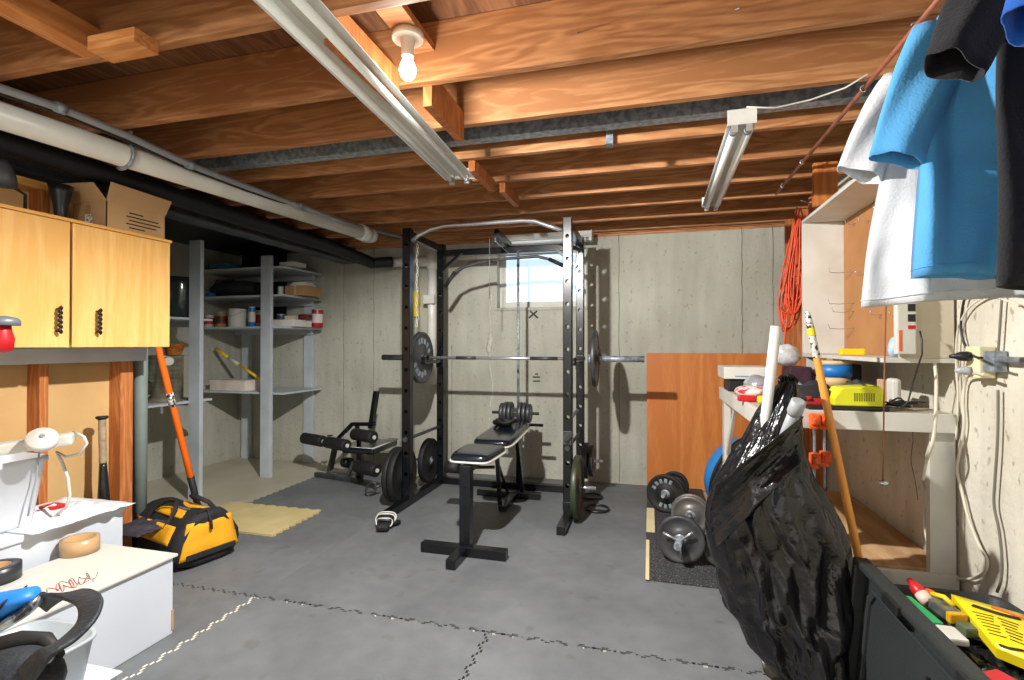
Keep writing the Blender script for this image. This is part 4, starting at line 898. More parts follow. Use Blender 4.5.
x0_, x1_ = W(286, 0, Y=4.40).x, W(322, 0, Y=4.66).x
t = thing('cardboard_box', 'flat brown cardboard box on the second far shelf from top', 'box', ((x0_+x1_)/2, 4.5, z))
b = B(); b.box((x0_, 4.40, z), (x1_, 4.66, z+0.10), 0.003); link('carton', b, M_cardin, t)
b = B(); b.box(((x0_+x1_)/2-0.01, 4.398, z+0.0), ((x0_+x1_)/2+0.015, 4.4, z+0.10)); link('tape_strip', b, M_card, t)
b = B(); b.box((x0_+0.05, 4.42, z+0.1005), (x0_+0.22, 4.6, z+0.118), 0.002); b.box((x0_+0.06, 4.44, z+0.1185), (x0_+0.20, 4.58, z+0.14), 0.002); single('paper_stack', b, M_white, 'stack of white papers on the brown box on the far shelf', 'paper')
can(W(282, 0, Y=4.42).x, 4.42, z, 0.028, 0.10, M_white, 'white jar beside the brown box on the far shelf', lidm=mat('teal_lid', (40, 130, 140), 0.4), nm='jar', cat='jar')
x0_, x1_ = W(213, 0, Y=4.45).x, W(256, 0, Y=4.45).x
t = thing('duffel_bag', 'black duffel bag lying on the second far shelf', 'bag', ((x0_+x1_)/2, 4.5, z))
b = B(); R = []
for i, s in enumerate((0.5, 0.85, 1, 1, 0.98, 1, 0.85, 0.5)):
    xx = x0_+(x1_-x0_)*i/7; R.append([Vector((xx, 4.5+0.15*s*math.cos(a), max(z+0.001, z+0.09+0.095*s*math.sin(a)+0.01*noise.noise(Vector((xx*9, a, 0)))))) for a in [2*PI*k/20 for k in range(20)]])
ringloft(b, R); link('body', b, mat('duffel_black', (44, 48, 54), 0.7, rgb2=(24, 26, 30), vs=10), t)
b = B(); b.loft([(x0_+0.12, 4.36, z+0.10), (x0_+0.16, 4.36, z+0.17), (x0_+0.3, 4.42, z+0.185), (x0_+0.34, 4.36, z+0.10)], 0.008, 6); link('strap', b, M_bfab, t)
b = B(); b.box((W(209, 0, Y=4.3).x, 4.28, z+0.0), (W(214, 0, Y=4.3).x, 4.34, z+0.04), 0.004); single('blue_packet', b, M_blue, 'little blue packet at the left end of the far shelf', 'packet')
z = 2.089
for i, (u0, u1, hh, m_, lab) in enumerate(((216, 225, .045, mat('teal_lid', (40, 130, 140), 0.4), 'teal folded cloth on the top far shelf, left one'), (226, 238, .05, mat('teal_dark', (50, 110, 120), 0.6), 'teal folded cloth on the top far shelf, right one'))):
    b = B(); b.box((W(u0, 0, Y=4.35).x, 4.28, z), (W(u1, 0, Y=4.35).x, 4.44, z+hh), 0.015); b.jitter(0.008, 20, i); single('folded_cloth', b, m_, lab, 'cloth')
b = B(); b.box((W(286, 0, Y=4.4).x, 4.32, z), (W(301, 0, Y=4.4).x, 4.5, z+0.04), 0.003); single('white_box', b, M_white, 'small white box on the top far shelf', 'box')
z = 0.8305
b = B(); b.box((W(215, 0, Y=4.36).x, 4.32, z), (W(250, 0, Y=4.36).x, 4.6, z+0.10), 0.003); b.box((W(215, 0, Y=4.36).x-0.004, 4.316, z+0.092), (W(250, 0, Y=4.36).x+0.004, 4.604, z+0.106), 0.002); single('shoe_box', b, mat('pale_pink_card', (226, 214, 204), 0.6), 'pale box standing on the lowest far shelf', 'box')
t = thing('pruning_saw', 'yellow handled pruning saw leaning on the lowest far shelf', 'tool', (W(265, 380, Y=4.45).x, 4.45, 0.84))
a, c = W(263, 381, Y=4.42), W(216, 349, Y=4.5); b = B(); b.loft([a, a.lerp(c, 0.5)], 0.014, 10); b.loft([a.lerp(c, 0.72), c], [0.016, 0.02], 10); link('handle', b, M_yellow, t)
b = B(); b.loft([a.lerp(c, 0.5), a.lerp(c, 0.72)], 0.018, 10); link('label', b, M_white, t)
# near shelves: bin, pot, bowl, basket
x, y = W(187, 0, Y=3.2).x - 0.0, 3.2
t = thing('storage_bin', 'dark translucent rounded bin on the nearer grey shelf', 'bin', (x, y, 1.531))
b = B(); cx_ = -3.92; cy_ = 3.51
b.lathe([(0.10, 0.0), (0.125, 0.004), (0.145, 0.16), (0.152, 0.30), (0.146, 0.335), (0.11, 0.35), (0.02, 0.355)], (cx_, cy_, 1.5315), n=32); link('tub', b, mat('smoke_plastic', (50, 60, 62), 0.15, var=0.1, coat=0.5), t)
b = B(); b.lathe([(0.152, 0.292), (0.158, 0.296), (0.158, 0.308), (0.152, 0.312)], (cx_, cy_, 1.5315), n=32, caps=False); link('rim', b, M_blackp, t)
t = thing('stock_pot', 'tall brushed steel stock pot on the nearer grey shelf', 'pot', (-3.93, 3.10, 0.831))
c = (-3.93, 3.36, 0.8315)
b = B(); b.lathe([(0.145, 0), (0.15, 0.008), (0.15, 0.37), (0.156, 0.375), (0.156, 0.382), (0.146, 0.38), (0.144, 0.02), (0.001, 0.015)], c, n=40, caps=False); link('pot', b, mat('brushed_steel', (190, 180, 160), 0.28, 0.9, rgb2=(140, 128, 104), vs=4, stretch=(1, 1, 8)), t)
b = B(); b.cyl((c[0]+0.13, c[1]-0.075, 1.17), (c[0]+0.20, c[1]-0.11, 1.17), 0.022, n=16); b.cyl((c[0]+0.19, c[1]-0.10, 1.17), (c[0]+0.205, c[1]-0.12, 1.17), 0.034, n=18); link('spigot', b, M_white, t)
b = B(); b.loft([(c[0]-0.01, c[1]-0.15, 1.16), (c[0]-0.02, c[1]-0.2, 1.10), (c[0]+0.04, c[1]-0.2, 1.04), (c[0]+0.07, c[1]-0.17, 1.0)], 0.006, 8); link('hose', b, M_blackp, t)
b = B(); b.lathe([(0.04, 0), (0.05, 0.004), (0.10, 0.075), (0.104, 0.078), (0.098, 0.076), (0.045, 0.008), (0.001, 0.006)], (-3.83, 3.04, 0.831), n=32, caps=False); single('mixing_bowl', b, mat('pale_blue_plastic', (170, 200, 206), 0.35, var=0.03), 'pale blue bowl on the nearer grey shelf, left of the pot', 'bowl')
b = B(); b.lathe([(0.05, 0), (0.055, 0.004), (0.08, 0.09), (0.085, 0.09), (0.08, 0.094), (0.048, 0.008), (0.001, 0.006)], (-3.90, 3.44, 1.216), n=24, caps=False); single('wicker_basket', b, mat('wicker', (220, 140, 60), 0.7, rgb2=(150, 86, 30), vs=40), 'orange wicker basket resting on the steel pot', 'basket')
b = B(); b.sphere((-3.80, 3.58, 0.87), 0.04, 14, (1, 1, 1)); b.jitter(0.012, 30); single('white_cloth', b, M_white, 'white crumpled rag on the nearer shelf beside the post', 'rag')
b = B(); b.box((-4.35, 2.6, 1.531), (-4.05, 2.95, 1.85), 0.01); single('dark_case', b, M_blackp, 'dark case on the nearer grey shelf behind the cabinet', 'case')
# flat dark surfaces covering the dark area around the upper shelves
b = B(); b.box((-4.60, 2.3, 1.55), (-4.58, 4.0, 2.18)); single('dark_wall_panel', b, M_blackp, 'flat dark surface on the left wall above the shelves', 'surface')
b = B(); b.box((-4.55, YB-0.03, 1.53), (-3.95, YB-0.015, 2.34)); single('dark_back_panel', b, M_blackp, 'flat dark surface on the back wall behind the far shelves', 'panel')
b = B(); b.box((XL+0.01, 0.5, 2.335), (-3.27, YB-0.04, 2.345)); single('dark_sheet', b, M_blackp, 'flat dark surface under the joists beyond the steel beam', 'sheet')
# ---- foreground: strap, shoe, tub
t = thing('grey_tub', 'low grey plastic tub with black strap on the bottom left box', 'tub', (-1.86, 1.17, 0.2215))
q = (-1.86, 1.17)
b = B(); ringloft(b, [sqr(*q, 0.12, 0.085, 0.2215, e=.6), sqr(*q, 0.15, 0.10, 0.36, e=.6), sqr(*q, 0.157, 0.107, 0.365, e=.6), sqr(*q, 0.157, 0.107, 0.375, e=.6), sqr(*q, 0.145, 0.095, 0.372, e=.6), sqr(*q, 0.115, 0.08, 0.24, e=.6)]); link('tub', b, mat('smoky_grey_plastic', (176, 186, 192), 0.35, var=0.06), t)
t = thing('shoulder_strap', 'wide black padded strap standing up in a loop at bottom left', 'strap', (-1.3, 0.85, 0.4))
SP = [(22, 680, .78), (45, 655, .80), (68, 640, .84), (86, 622, .88), (91, 606, .92), (84, 597, .96), (68, 594, .99), (52, 598, 1.01), (42, 606, 1.02)]
pts = [W(u, v, Y=yv) for u, v, yv in SP]
def ribbon(pts, w, th, up=Vector((0.3, -0.5, 0.6)), n=6):
    # smooth through points, swept flat strap
    P = []
    for i in range(len(pts)-1):
        p0 = pts[max(i-1, 0)]; p1 = pts[i]; p2 = pts[i+1]; p3 = pts[min(i+2, len(pts)-1)]
        for k in range(n):
            s = k/n; P.append(0.5*((2*p1)+(p2-p0)*s+(2*p0-5*p1+4*p2-p3)*s*s+(3*p1-p0-3*p2+p3)*s**3))
    P.append(pts[-1]); b = B(); rows = []
    for i, p in enumerate(P):
        d = (P[min(i+1, len(P)-1)]-P[max(i-1, 0)]).normalized(); wd = w[0]+(w[1]-w[0])*i/(len(P)-1)
        sd = (up-d*up.dot(d)).normalized(); nn = d.cross(sd)
        rows.append([b.bm.verts.new(p+sd*a*wd/2+nn*c*th/2) for a, c in ((-1, -0.6), (-0.85, -1), (0.85, -1), (1, -0.6), (1, 0.6), (0.85, 1), (-0.85, 1), (-1, 0.6))])
    for a, c in zip(rows, rows[1:]):
        for k in range(8):
            f = b.bm.faces.new((a[k], a[(k+1) % 8], c[(k+1) % 8], c[k])); f.smooth = True
    b.bm.faces.new(rows[0][::-1]); b.bm.faces.new(rows[-1]); return b
link('strap_band', ribbon(pts, (0.056, 0.042), 0.011, Vector((0.9, 0.0, 0.2))), mat('strap_black', (42, 50, 58), 0.6, rgb2=(26, 32, 38), vs=40, bump=0.3, bs=120), t)
b = B(); c = W(18, 676, Y=0.82); b.sphere(c, 0.075, 20, (1.5, 0.9, 0.75)); link('padded_end', b, mat('strap_black', (42, 50, 58), 0.6), t)
b = B(); c2 = W(-6, 655, Y=0.82); b.loft([c2+Vector((-.05, 0, 0)), W(20, 640, Y=0.85), W(45, 640, Y=0.88), W(60, 655, Y=0.86)], [0.02, 0.02, 0.018, 0.01], 10); link('side_roll', b, M_rubb, t)
b = B(); p0 = c; b.cyl((c.x, c.y, 0.2215), (c.x, c.y, c.z), 0.05, 0.045, 16); link('base', b, M_rubb, t)
t = thing('running_shoe', 'blue running shoe with black swoosh and shiny sole at bottom left', 'shoe', (-1.55, 0.9, 0.45))
# shoe lying tilted, toe towards the upper right
a = W(-30, 640, Y=0.92); c = W(42, 600, Y=1.0); d = (c-a).normalized(); L = (c-a).length
upv = (Vector((-0.35, -0.2, 0.8))); upv = (upv-d*upv.dot(d)).normalized(); sd = d.cross(upv)
def shoe_ring(s, wd, h0, h1, n=18):
    o = a+d*L*s; return [o+sd*wd*math.cos(q)+upv*(h0+(h1-h0)*(0.5+0.5*math.sin(q))) for q in [2*PI*k/n for k in range(n)]]
b = B(); ringloft(b, [shoe_ring(*r) for r in ((0.0, .02, .02, .07), (0.04, .032, .01, .09), (0.3, .036, .008, .095), (0.55, .042, .008, .075), (0.8, .044, .008, .055), (0.95, .034, .008, .045), (1.0, .014, .012, .03))]); link('upper', b, mat('royal_mesh', (30, 128, 220), 0.5, var=0.06), t)
b = B(); ringloft(b, [shoe_ring(*r) for r in ((-0.02, .028, -.022, .012), (0.04, .04, -.025, .014), (0.3, .04, -.022, .012), (0.55, .046, -.022, .012), (0.8, .05, -.018, .014), (0.97, .04, -.008, .018), (1.03, .018, .0, .02))]); link('sole', b, mat('shiny_sole', (70, 74, 80), 0.2, 0.6, rgb2=(190, 196, 202), vs=30, thr=(.45, .55)), t)
b = B(); 
o_ = lambda s, w_, h: a+d*L*s+sd*w_+upv*h
b.loft([o_(0.25, .043, .02), o_(0.45, .046, .03), o_(0.65, .046, .04), o_(0.8, .040, .05)], [0.003, 0.009, 0.006, 0.002], 8); b.loft([o_(0.25, -.043, .02), o_(0.45, -.046, .03), o_(0.65, -.046, .04), o_(0.8, -.040, .05)], [0.003, 0.009, 0.006, 0.002], 8); link('side_mark', b, M_ink, t)
b = B(); b.loft([o_(0.1, 0, .085), o_(0.3, 0, .10), o_(0.5, 0, .085)], [0.02, 0.026, 0.02], 12); link('tongue', b, mat('pink_red', (230, 40, 80), 0.5), t)
# ================================================================== RIGHT SIDE
BX0, BX1, BY0_, BY1_, BZ_ = 0.465, 1.19, 2.46, 3.66, 1.02
t = thing('workbench', 'white painted workbench along the right wall with a lower plywood shelf', 'workbench', (0.83, 3.05, 0))
M_top = mat('bench_top', (196, 186, 168), 0.7, rgb2=(160, 146, 124), vs=6)
M_low = wood('particle_shelf', (206, 170, 130), (176, 138, 98), 'Y', 0.75, ring=3)
b = B(); b.box((BX0, BY0_, BZ_-0.02), (BX1, BY1_, BZ_), 0.002); link('worktop', b, M_top, t)
b = B(); b.box((BX0, BY0_-0.019, BZ_-0.075), (BX1, BY0_, BZ_+0.001), 0.002); link('end_apron', b, M_white, t)
b = B(); b.box((BX0-0.019, BY0_-0.019, BZ_-0.075), (BX0, BY1_, BZ_+0.001), 0.002); link('front_apron', b, M_white, t)
for (x, y) in ((BX0+0.001, BY1_-0.09), (BX0+0.001, BY0_+0.02)):
    b = B(); b.box((x, y, 0), (x+0.04, y+0.09, BZ_-0.021), 0.002); link('leg', b, M_white, t)
b = B(); b.box((1.10, BY0_+0.001, 0), (BX1, BY0_+0.035, BZ_-0.021), 0.002); link('leg', b, M_white, t)
b = B(); b.box((BX0+0.045, BY0_+0.04, 0.355), (BX1, BY1_, 0.375), 0.002); link('lower_shelf', b, M_low, t)
b = B(); b.box((BX0+0.001, BY0_-0.02, 0.275), (BX1, BY0_-0.001, 0.376), 0.002); link('lower_apron', b, M_white, t)
b = B(); b.bar((BX0+0.02, BY1_-0.10, 0.60), (BX0+0.02, BY1_-0.42, 0.95), 0.02, 0.035); link('brace', b, M_white, t)
# hutch
HX0, HZ0, HZ1 = 0.945, 1.245, 2.08
t = thing('wall_hutch', 'white open wall cabinet with brown pegboard back over the workbench', 'cabinet', (1.07, 3.05, HZ0))
b = B(); b.box((HX0, BY0_, HZ0-0.019), (BX1, 3.66, HZ0), 0.002); link('shelf_board', b, M_white, t)
b = B(); b.box((HX0, BY0_, HZ1), (BX1, 3.66, HZ1+0.019), 0.002); link('top_board', b, M_white, t)
b = B(); b.box((HX0, 3.64, HZ0+0.001), (BX1, 3.66, HZ1-0.001), 0.002)
link('far_side', b, M_white, t)
b = B(); b.box((1.0, BY0_, HZ0+0.001), (BX1-0.001, BY0_+0.019, HZ1-0.001), 0.002); link('near_side', b, mat('tan_grey_side', (208, 200, 182), 0.7, rgb2=(192, 180, 156), vs=4), t)
b = B(); b.box((BX1-0.012, BY0_+0.02, HZ0+0.001), (BX1-0.004, 3.639, HZ1-0.001))
M_peg = mat('pegboard', (190, 136, 84), 0.7, rgb2=(172, 118, 70), vs=4); pg = link('pegboard', b, M_peg, t)
b = B(); b.bar((BX1-0.06, 2.9, HZ0-0.02), (BX1-0.01, 2.9, BZ_+0.01), 0.03, 0.03) if False else b.box((HX0+0.02, 3.62, BZ_+0.001), (HX0+0.06, 3.655, HZ0-0.02), 0.002); b.box((1.09, BY0_+0.001, BZ_+0.001), (1.19, BY0_+0.02, HZ0-0.02), 0.002) if False else None
link('support_leg', b, M_white, t)
# peg hooks
random.seed(3)
for i, (y, z, L) in enumerate(((3.45, 2.02, .05), (3.25, 1.99, .05), (3.05, 2.0, .05), (3.50, 1.74, .12), (3.30, 1.70, .05), (3.48, 1.55, .13), (3.48, 1.50, .11), (3.48, 1.40, .13), (3.10, 1.46, .05), (2.95, 1.62, .05), (2.85, 1.44, .06))):
    b = B(); x = BX1-0.013; b.loft([(x, y, z), (x-0.01, y, z), (x-L*0.6, y-0.005, z-0.004), (x-L, y-0.008, z+0.0), (x-L-0.008, y-0.01, z+0.025)], 0.0026, 6)
    single('peg_hook', b, M_chrome, ['metal peg hook high on the pegboard, far one of the top row', 'metal peg hook high on the pegboard, middle of the top row', 'metal peg hook high on the pegboard, nearest of the top row', 'long peg hook at mid height of the pegboard', 'short curled peg hook at mid height of the pegboard', 'long peg hook, upper of the tight pair on the pegboard', 'long peg hook, lower of the tight pair on the pegboard', 'lowest long peg hook near the cabinet side', 'short peg hook low on the pegboard behind the rusty string', 'short peg hook under the white shirt hem', 'nearest low peg hook by the power strip'][i], 'hook', 'peg hooks on the pegboard')
# power strip on near side
t = thing('outlet_strip', 'white vertical power strip with black outlets on the cabinet end', 'power strip', (1.03, 2.44, 1.26))
b = B(); b.box((0.975, 2.425, 1.262), (1.045, 2.459, 1.62), 0.006); link('strip_body', b, M_white, t)
for k in range(5):
    z = 1.395+0.042*k; b = B(); b.box((1.013, 2.4225, z), (1.040, 2.4255, z+0.03), 0.002); o = link('outlet', b, M_ink, t)
b = B(); b.box((1.013, 2.4225, 1.365), (1.040, 2.4255, 1.38), 0.001); link('red_switch', b, M_red, t)
b = B(); b.box((0.982, 2.4235, 1.275), (0.992, 2.4255, 1.36)); link('orange_label', b, M_orange, t)
b = B(); b.loft([W(920, 331, Y=2.42), W(922, 340, Y=2.41), W(922, 354, Y=2.40), W(917, 370, Y=2.42), W(912, 386, Y=2.44), W(908, 402, Y=2.43), W(901, 408, Y=2.44), W(885, 406, Y=2.46)], 0.0035, 8); link('black_plug_cord', b, M_blackp, t)
# ---- studs in the far right corner, cord
for i, (x, y, m_) in enumerate(((1.135, 4.72, M_stud), (1.135, 4.40, M_stud), (1.135, 4.05, M_joist))):
    b = B(); b.box((x-0.035, y, 0.0), (XR-0.005, y+0.04, 2.355), 0.003)
    single('wall_stud', b, M_stud, ['fir stud in the far right corner', 'fir stud behind the orange cord in the right corner', 'fir stud nearest the white cabinet in the right corner'][i], 'stud', 'studs of the right corner')
b = B(); a, c = W(814, 160, Y=3.30), W(838, 160, Y=3.30); b.box((a.x, 3.30, 2.105), (c.x, 3.34, 2.355), 0.003); b.box((a.x, 3.26, 2.36), (c.x, 3.30, 2.5)) if False else None
single('hanging_block', b, wood('post_fir', (212, 138, 74), (178, 104, 52), 'Z'), 'fir post block hanging from the joist above the white cabinet', 'block')
random.seed(11)
t = thing('extension_cord', 'tangled orange extension cord hanging on the corner studs', 'cord', (1.05, 4.3, 1.75))
b = B(); pts = []
def tangle(cx, cy, z0, z1, w, n, seed):
    random.seed(seed); P = []; ph = random.random()*6
    for k in range(n):
        a = k*1.45+ph; s = 0.5+0.5*math.cos(a*0.9+random.uniform(-.4, .4)); P.append(Vector((cx+w*math.sin(a*1.7+random.uniform(-.5, .5)), cy+0.05*math.cos(a*1.3), z0+(z1-z0)*s)))
    return P
def smooth(P, n=6):
    out = []
    for i in range(len(P)-1):
        p0 = P[max(i-1, 0)]; p1 = P[i]; p2 = P[i+1]; p3 = P[min(i+2, len(P)-1)]
        for k in range(n):
            s = k/n; out.append(0.5*((2*p1)+(p2-p0)*s+(2*p0-5*p1+4*p2-p3)*s*s+(3*p1-p0-3*p2+p3)*s**3))
    return out+[P[-1]]
cc = W(789, 250, Y=4.0)
random.seed(21); P = []
for k in range(17):
    zt_, zb = random.uniform(1.92, 2.26) if k % 3 else random.uniform(1.72, 1.85), random.uniform(1.38, 1.62); w_ = random.uniform(0.02, 0.09); ox = random.uniform(-0.06, 0.035); oy = random.uniform(-0.05, 0.03)
    for q in range(8):
        a = 2*PI*q/8; zz = (zt_+zb)/2+(zt_-zb)/2*math.cos(a); up_ = (zz-1.38)/0.9
        P.append(Vector((cc.x+ox*(1-up_*0.6)+0.055*up_+w_*(1-0.75*up_)*math.sin(a)+random.uniform(-.008, .008), 3.94+oy+random.uniform(-.01, .01), zz+random.uniform(-.015, .015))))
b.loft(smooth(P, 5), 0.0052, 6); link('cord', b, mat('cord_orange', (226, 82, 40), 0.45, var=0.05), t)
b = B(); b.loft(smooth([Vector((cc.x-0.03, 3.93, 1.5)), Vector((cc.x-0.05, 3.93, 1.3)), Vector((cc.x-0.035, 3.95, 1.1)), Vector((cc.x-0.03, 3.95, 0.9))]), 0.0055, 6); link('cord_end', b, M_orange, t)
b = B(); b.cyl((cc.x+0.06, 4.0, 2.24), (cc.x+0.06, 4.0, 2.25), 0.001); b.cyl((cc.x+0.06, 3.93, 2.30), (1.12, 4.06, 2.30), 0.004, n=8); link('nail', b, M_steel, t)
# ---- plywood leaning on back wall
b = B(); R_ = Matrix.Rotation(math.radians(-2.2), 3, 'X'); b.cbox((0.57, 4.855, 0.617), (1.20, 0.016, 1.22), 0.001, R_)
single('plywood_sheet', b, M_ply, 'orange brown plywood sheet leaning against the back wall at right', 'board')
# ---- blue balance dome
t = thing('balance_dome', 'blue half-dome balance trainer standing on edge beside the plywood', 'balance trainer', (0.62, 4.25, 0.014))
c = Vector((0.645, 4.12, 0.325)); ax = Vector((-0.72, 0.64, 0.28)).normalized()
b = B(); b.lathe([(0.285, 0.02)]+[(0.285*math.cos(a), 0.02+0.20*math.sin(a)) for a in [PI/2*k/10 for k in range(11)]], c, ax, 40); link('dome', b, mat('dome_blue', (44, 132, 206), 0.4, var=0.04), t)
b = B(); b.lathe([(0.02, -0.03), (0.27, -0.03), (0.305, -0.015), (0.31, 0.0), (0.305, 0.02), (0.285, 0.028)], c, ax, 40); link('base', b, M_blackp, t)
b = B(); b.lathe([(0.287, 0.028), (0.298, 0.032), (0.296, 0.045), (0.286, 0.05)], c, ax, 40, caps=False); link('rim_band', b, M_rubb, t)
# ---- loose weights on the rubber mat
FZ = 0.0225
t = None
def db(nm, lab, p0, p1, group=None):
    t = thing(nm, lab, 'dumbbell', p0, group=group); b = B(); b.cyl(p0, p1, 0.0135, n=14); link('bar', b, M_chrome, t); return t
p0, p1 = Vector((0.17, 3.16, 0.161)), Vector((0.31, 3.92, 0.152)); d = (p1-p0).normalized()
t = db('barbell_bar', 'short chrome barbell bar through the nearest loose plates on speckled mat', p0-d*0.09, p1+d*0.05)
b = B(); b.cyl(p0-d*0.13, p0+d*0.06, 0.021, n=18); b.cyl(p0-d*0.131, p0-d*0.13, 0.012, n=12); link('sleeve', b, M_steel, t)
b = B()
for a in (0.4, 2.4, 4.6):
    x, y, _ = frame(d); u = x*math.cos(a)+y*math.sin(a); b.cyl(p0-d*0.035, p0-d*0.045+u*0.10, 0.007, n=10)
link('star_collar', b, M_chrome, t)
plate(p0+d*0.0, 0.138, 0.03, d, 'nearest grey plate on the short bar, facing the camera', M_iron, 'loose plates on the speckled mat')
plate(p0+d*0.036, 0.13, 0.03, d, 'second plate on the short bar, pressed behind the nearest', M_iron, 'loose plates on the speckled mat')
for k, (s, r) in enumerate(((0.50, .125), (0.54, .13), (0.58, .115), (0.615, .10))):
    plate(p0+d*s, r, 0.03, d, ['pale grey plate at the far end of short bar, frontmost', 'pale grey plate at the far end of short bar, second', 'pale grey plate at the far end of short bar, third', 'smallest grey plate at the far end of short bar'][k], mat('pale_iron', (118, 116, 110), 0.4, 0.4, var=0.1), 'loose plates on the speckled mat')
ax2 = Vector((0.28, 0.96, 0.0)).normalized(); c2 = Vector((0.115, 4.08, 0.168))
t = db('dumbbell_handle', 'chrome dumbbell handle through the black lettered plate near plywood', c2-ax2*0.09, c2+ax2*0.42)
plate(c2, 0.145, 0.03, ax2, 'black plate with raised lettering near the plywood edge', M_rubb, 'loose plates on the speckled mat', True)
plate(c2+ax2*0.27, 0.11, 0.03, ax2, 'small black plate behind the lettered plate', M_rubb, 'loose plates on the speckled mat')
plate(c2+ax2*0.305, 0.10, 0.03, ax2, 'smallest black plate behind the lettered plate', M_rubb, 'loose plates on the speckled mat')
a, c = W(670, 498, Y=3.9), W(700, 512, Y=3.5)
p0, p1 = Vector((0.39, 3.16, 0.125)), Vector((0.43, 3.42, 0.125)); d = (p1-p0).normalized()
t = db('dumbbell_handle', 'chrome dumbbell handle beside the black trash bag', p0-d*0.09, p1+d*0.07)
for k, (s, r) in enumerate(((0, .10), (0.036, .11), (0.17, .11), (0.206, .10))):
    plate(p0+d*s, r, 0.032, d, ['small plate nearest the black bag on the floor', 'second small plate nearest the black bag', 'third small plate on the dumbbell by the black bag', 'farthest small plate on the dumbbell by the black bag'][k], M_iron, 'loose plates on the speckled mat')
# ---- trash bag
M_bag = mat('bag_black', (24, 24, 26), 0.24, var=0.0, bump=0.7, bs=22)
prof = [(382,779,797),(395,768,799),(410,757,801),(425,749,802),(443,740,803),(460,727,808),(475,719,814),(490,711,825),(505,707,834),(521,705,843),(540,707,850),(557,710,853),(580,714,855),(602,719,855),(612,724,854),(628,739,852),(651,748,848),(667,765,845),(676,776,842)]
random.seed(31)
CRS = [(random.uniform(-PI, 0.2), random.uniform(0.1, 0.95), random.uniform(-2.6, 2.6), random.uniform(0.05, 0.13), random.uniform(0.05, 0.12)*random.choice((1, 1, -1)), random.uniform(0.25, 0.6)) for _ in range(30)]
def creases(a, s):
    r = 0.0; a2 = a if a <= PI else a-2*PI
    for a0, s0, k, w_, am, ln in CRS:
        ds = s-s0
        if abs(ds) > ln: continue
        d = abs(a2-(a0+k*ds)); 
        if d < w_*2.2: r += am*max(0, 1-d/(w_*2.2))*(1-abs(ds)/ln)**0.5
    return r
t = thing('trash_bag', 'large shiny black plastic bag slumped in front of the workbench', 'bag', (0.55, 2.24, 0.0))
b = B(); R = []; n = 160
rows = []
for i in range(len(prof)-1):
    for k in range(6):
        s = k/6; rows.append(tuple(prof[i][q]*(1-s)+prof[i+1][q]*s for q in range(3)))
rows.append(prof[-1])
for i, (v, ul, ur) in enumerate(rows):
    Yc = 2.27 - 0.08*min(1, i/len(rows)*1.3)
    L_, R__ = W(ul, v, Y=Yc), W(ur, v, Y=Yc); cxm = (L_.x+R__.x)/2; hw = (R__.x-L_.x)/2; z = (L_.z+R__.z)/2
    s = i/(len(rows)-1); dp_ = 0.045+0.15*math.sin(min(1, s*1.25)*PI/2)
    ring = []
    for k in range(n):
        a = 2*PI*k/n; c, sn = math.cos(a), math.sin(a)
        q = Vector((math.cos(a)*1.6, math.sin(a)*1.6, z*1.1))
        # long folds running down and out from the gathered top, sharp ridges
        f = 1.0 - abs(noise.noise(Vector((a*1.35+1.6*s, s*1.1, 3.0)))*2)**0.8*0.34
        f2 = 1.0 - (1-abs(noise.noise(Vector((a*2.2+5*s, s*3.2-a, 9.0)))*2))**5*0.07
        f3 = 1.0 - (1-abs(noise.noise(Vector((c*2.4+z*3, sn*2.4, z*5)))*2))**6*0.05
        edge = abs(c)**4
        m_ = (f*f2*f3+creases(a, s))*(1-edge)+(f2*f3*1.02)*edge
        ring.append(Vector((cxm+hw*c*m_, Yc+dp_*sn*m_*(1.0 if sn < 0 else 0.8), max(0.004, z+0.012*noise.noise(q*3)))))
    R.append(ring)
last = R[-1]; c = sum(last, Vector())/n
R.append([c+(p-c)*0.75-Vector((0, 0, 0.02)) for p in last]); 
for p in R[-1]: p.z = max(0.002, p.z)
ringloft(b, R, cap0=True, cap1=True); o = link('bag_body', b, M_bag, t)
# gathered mouth with loose folds over the bench corner
b = B()
top = R[0]; cx_ = sum(top, Vector())/n
RR = []
for j, (dz, g) in enumerate(((0.0, 1.0), (0.008, 0.9), (0.014, 0.7), (0.018, 0.45), (0.018, 0.2))):
    RR.append([cx_+(p-cx_)*g*(1+0.10*math.sin(k*0.62+j))+Vector((0.0, 0.01*j, dz+0.012*math.sin(k*0.9))) for k, p in enumerate(top)])
    for p in RR[-1]: p.y = min(p.y, 2.425)
ringloft(b, RR, False, False); o = link('bag_mouth', b, M_bag, t); o.modifiers.new('s', 'SOLIDIFY').thickness = 0.002
# overhanging loose flap on the upper left
def flapfn(i, j):
    u = 803-(803-716)*i - 6*math.sin(j*3); v = 416+(484-416)*i + (46+20*i)*j
    p = W(u, v, Y=2.03+0.04*i+0.05*math.sin(j*3)+0.035*abs(noise.noise(Vector((i*3, j*6, 2))))-0.05*math.sin(i*PI)); return p
b = B(); b.grid(flapfn, 26, 16); o = link('loose_fold', b, M_bag, t); o.modifiers.new('s', 'SOLIDIFY').thickness = 0.003
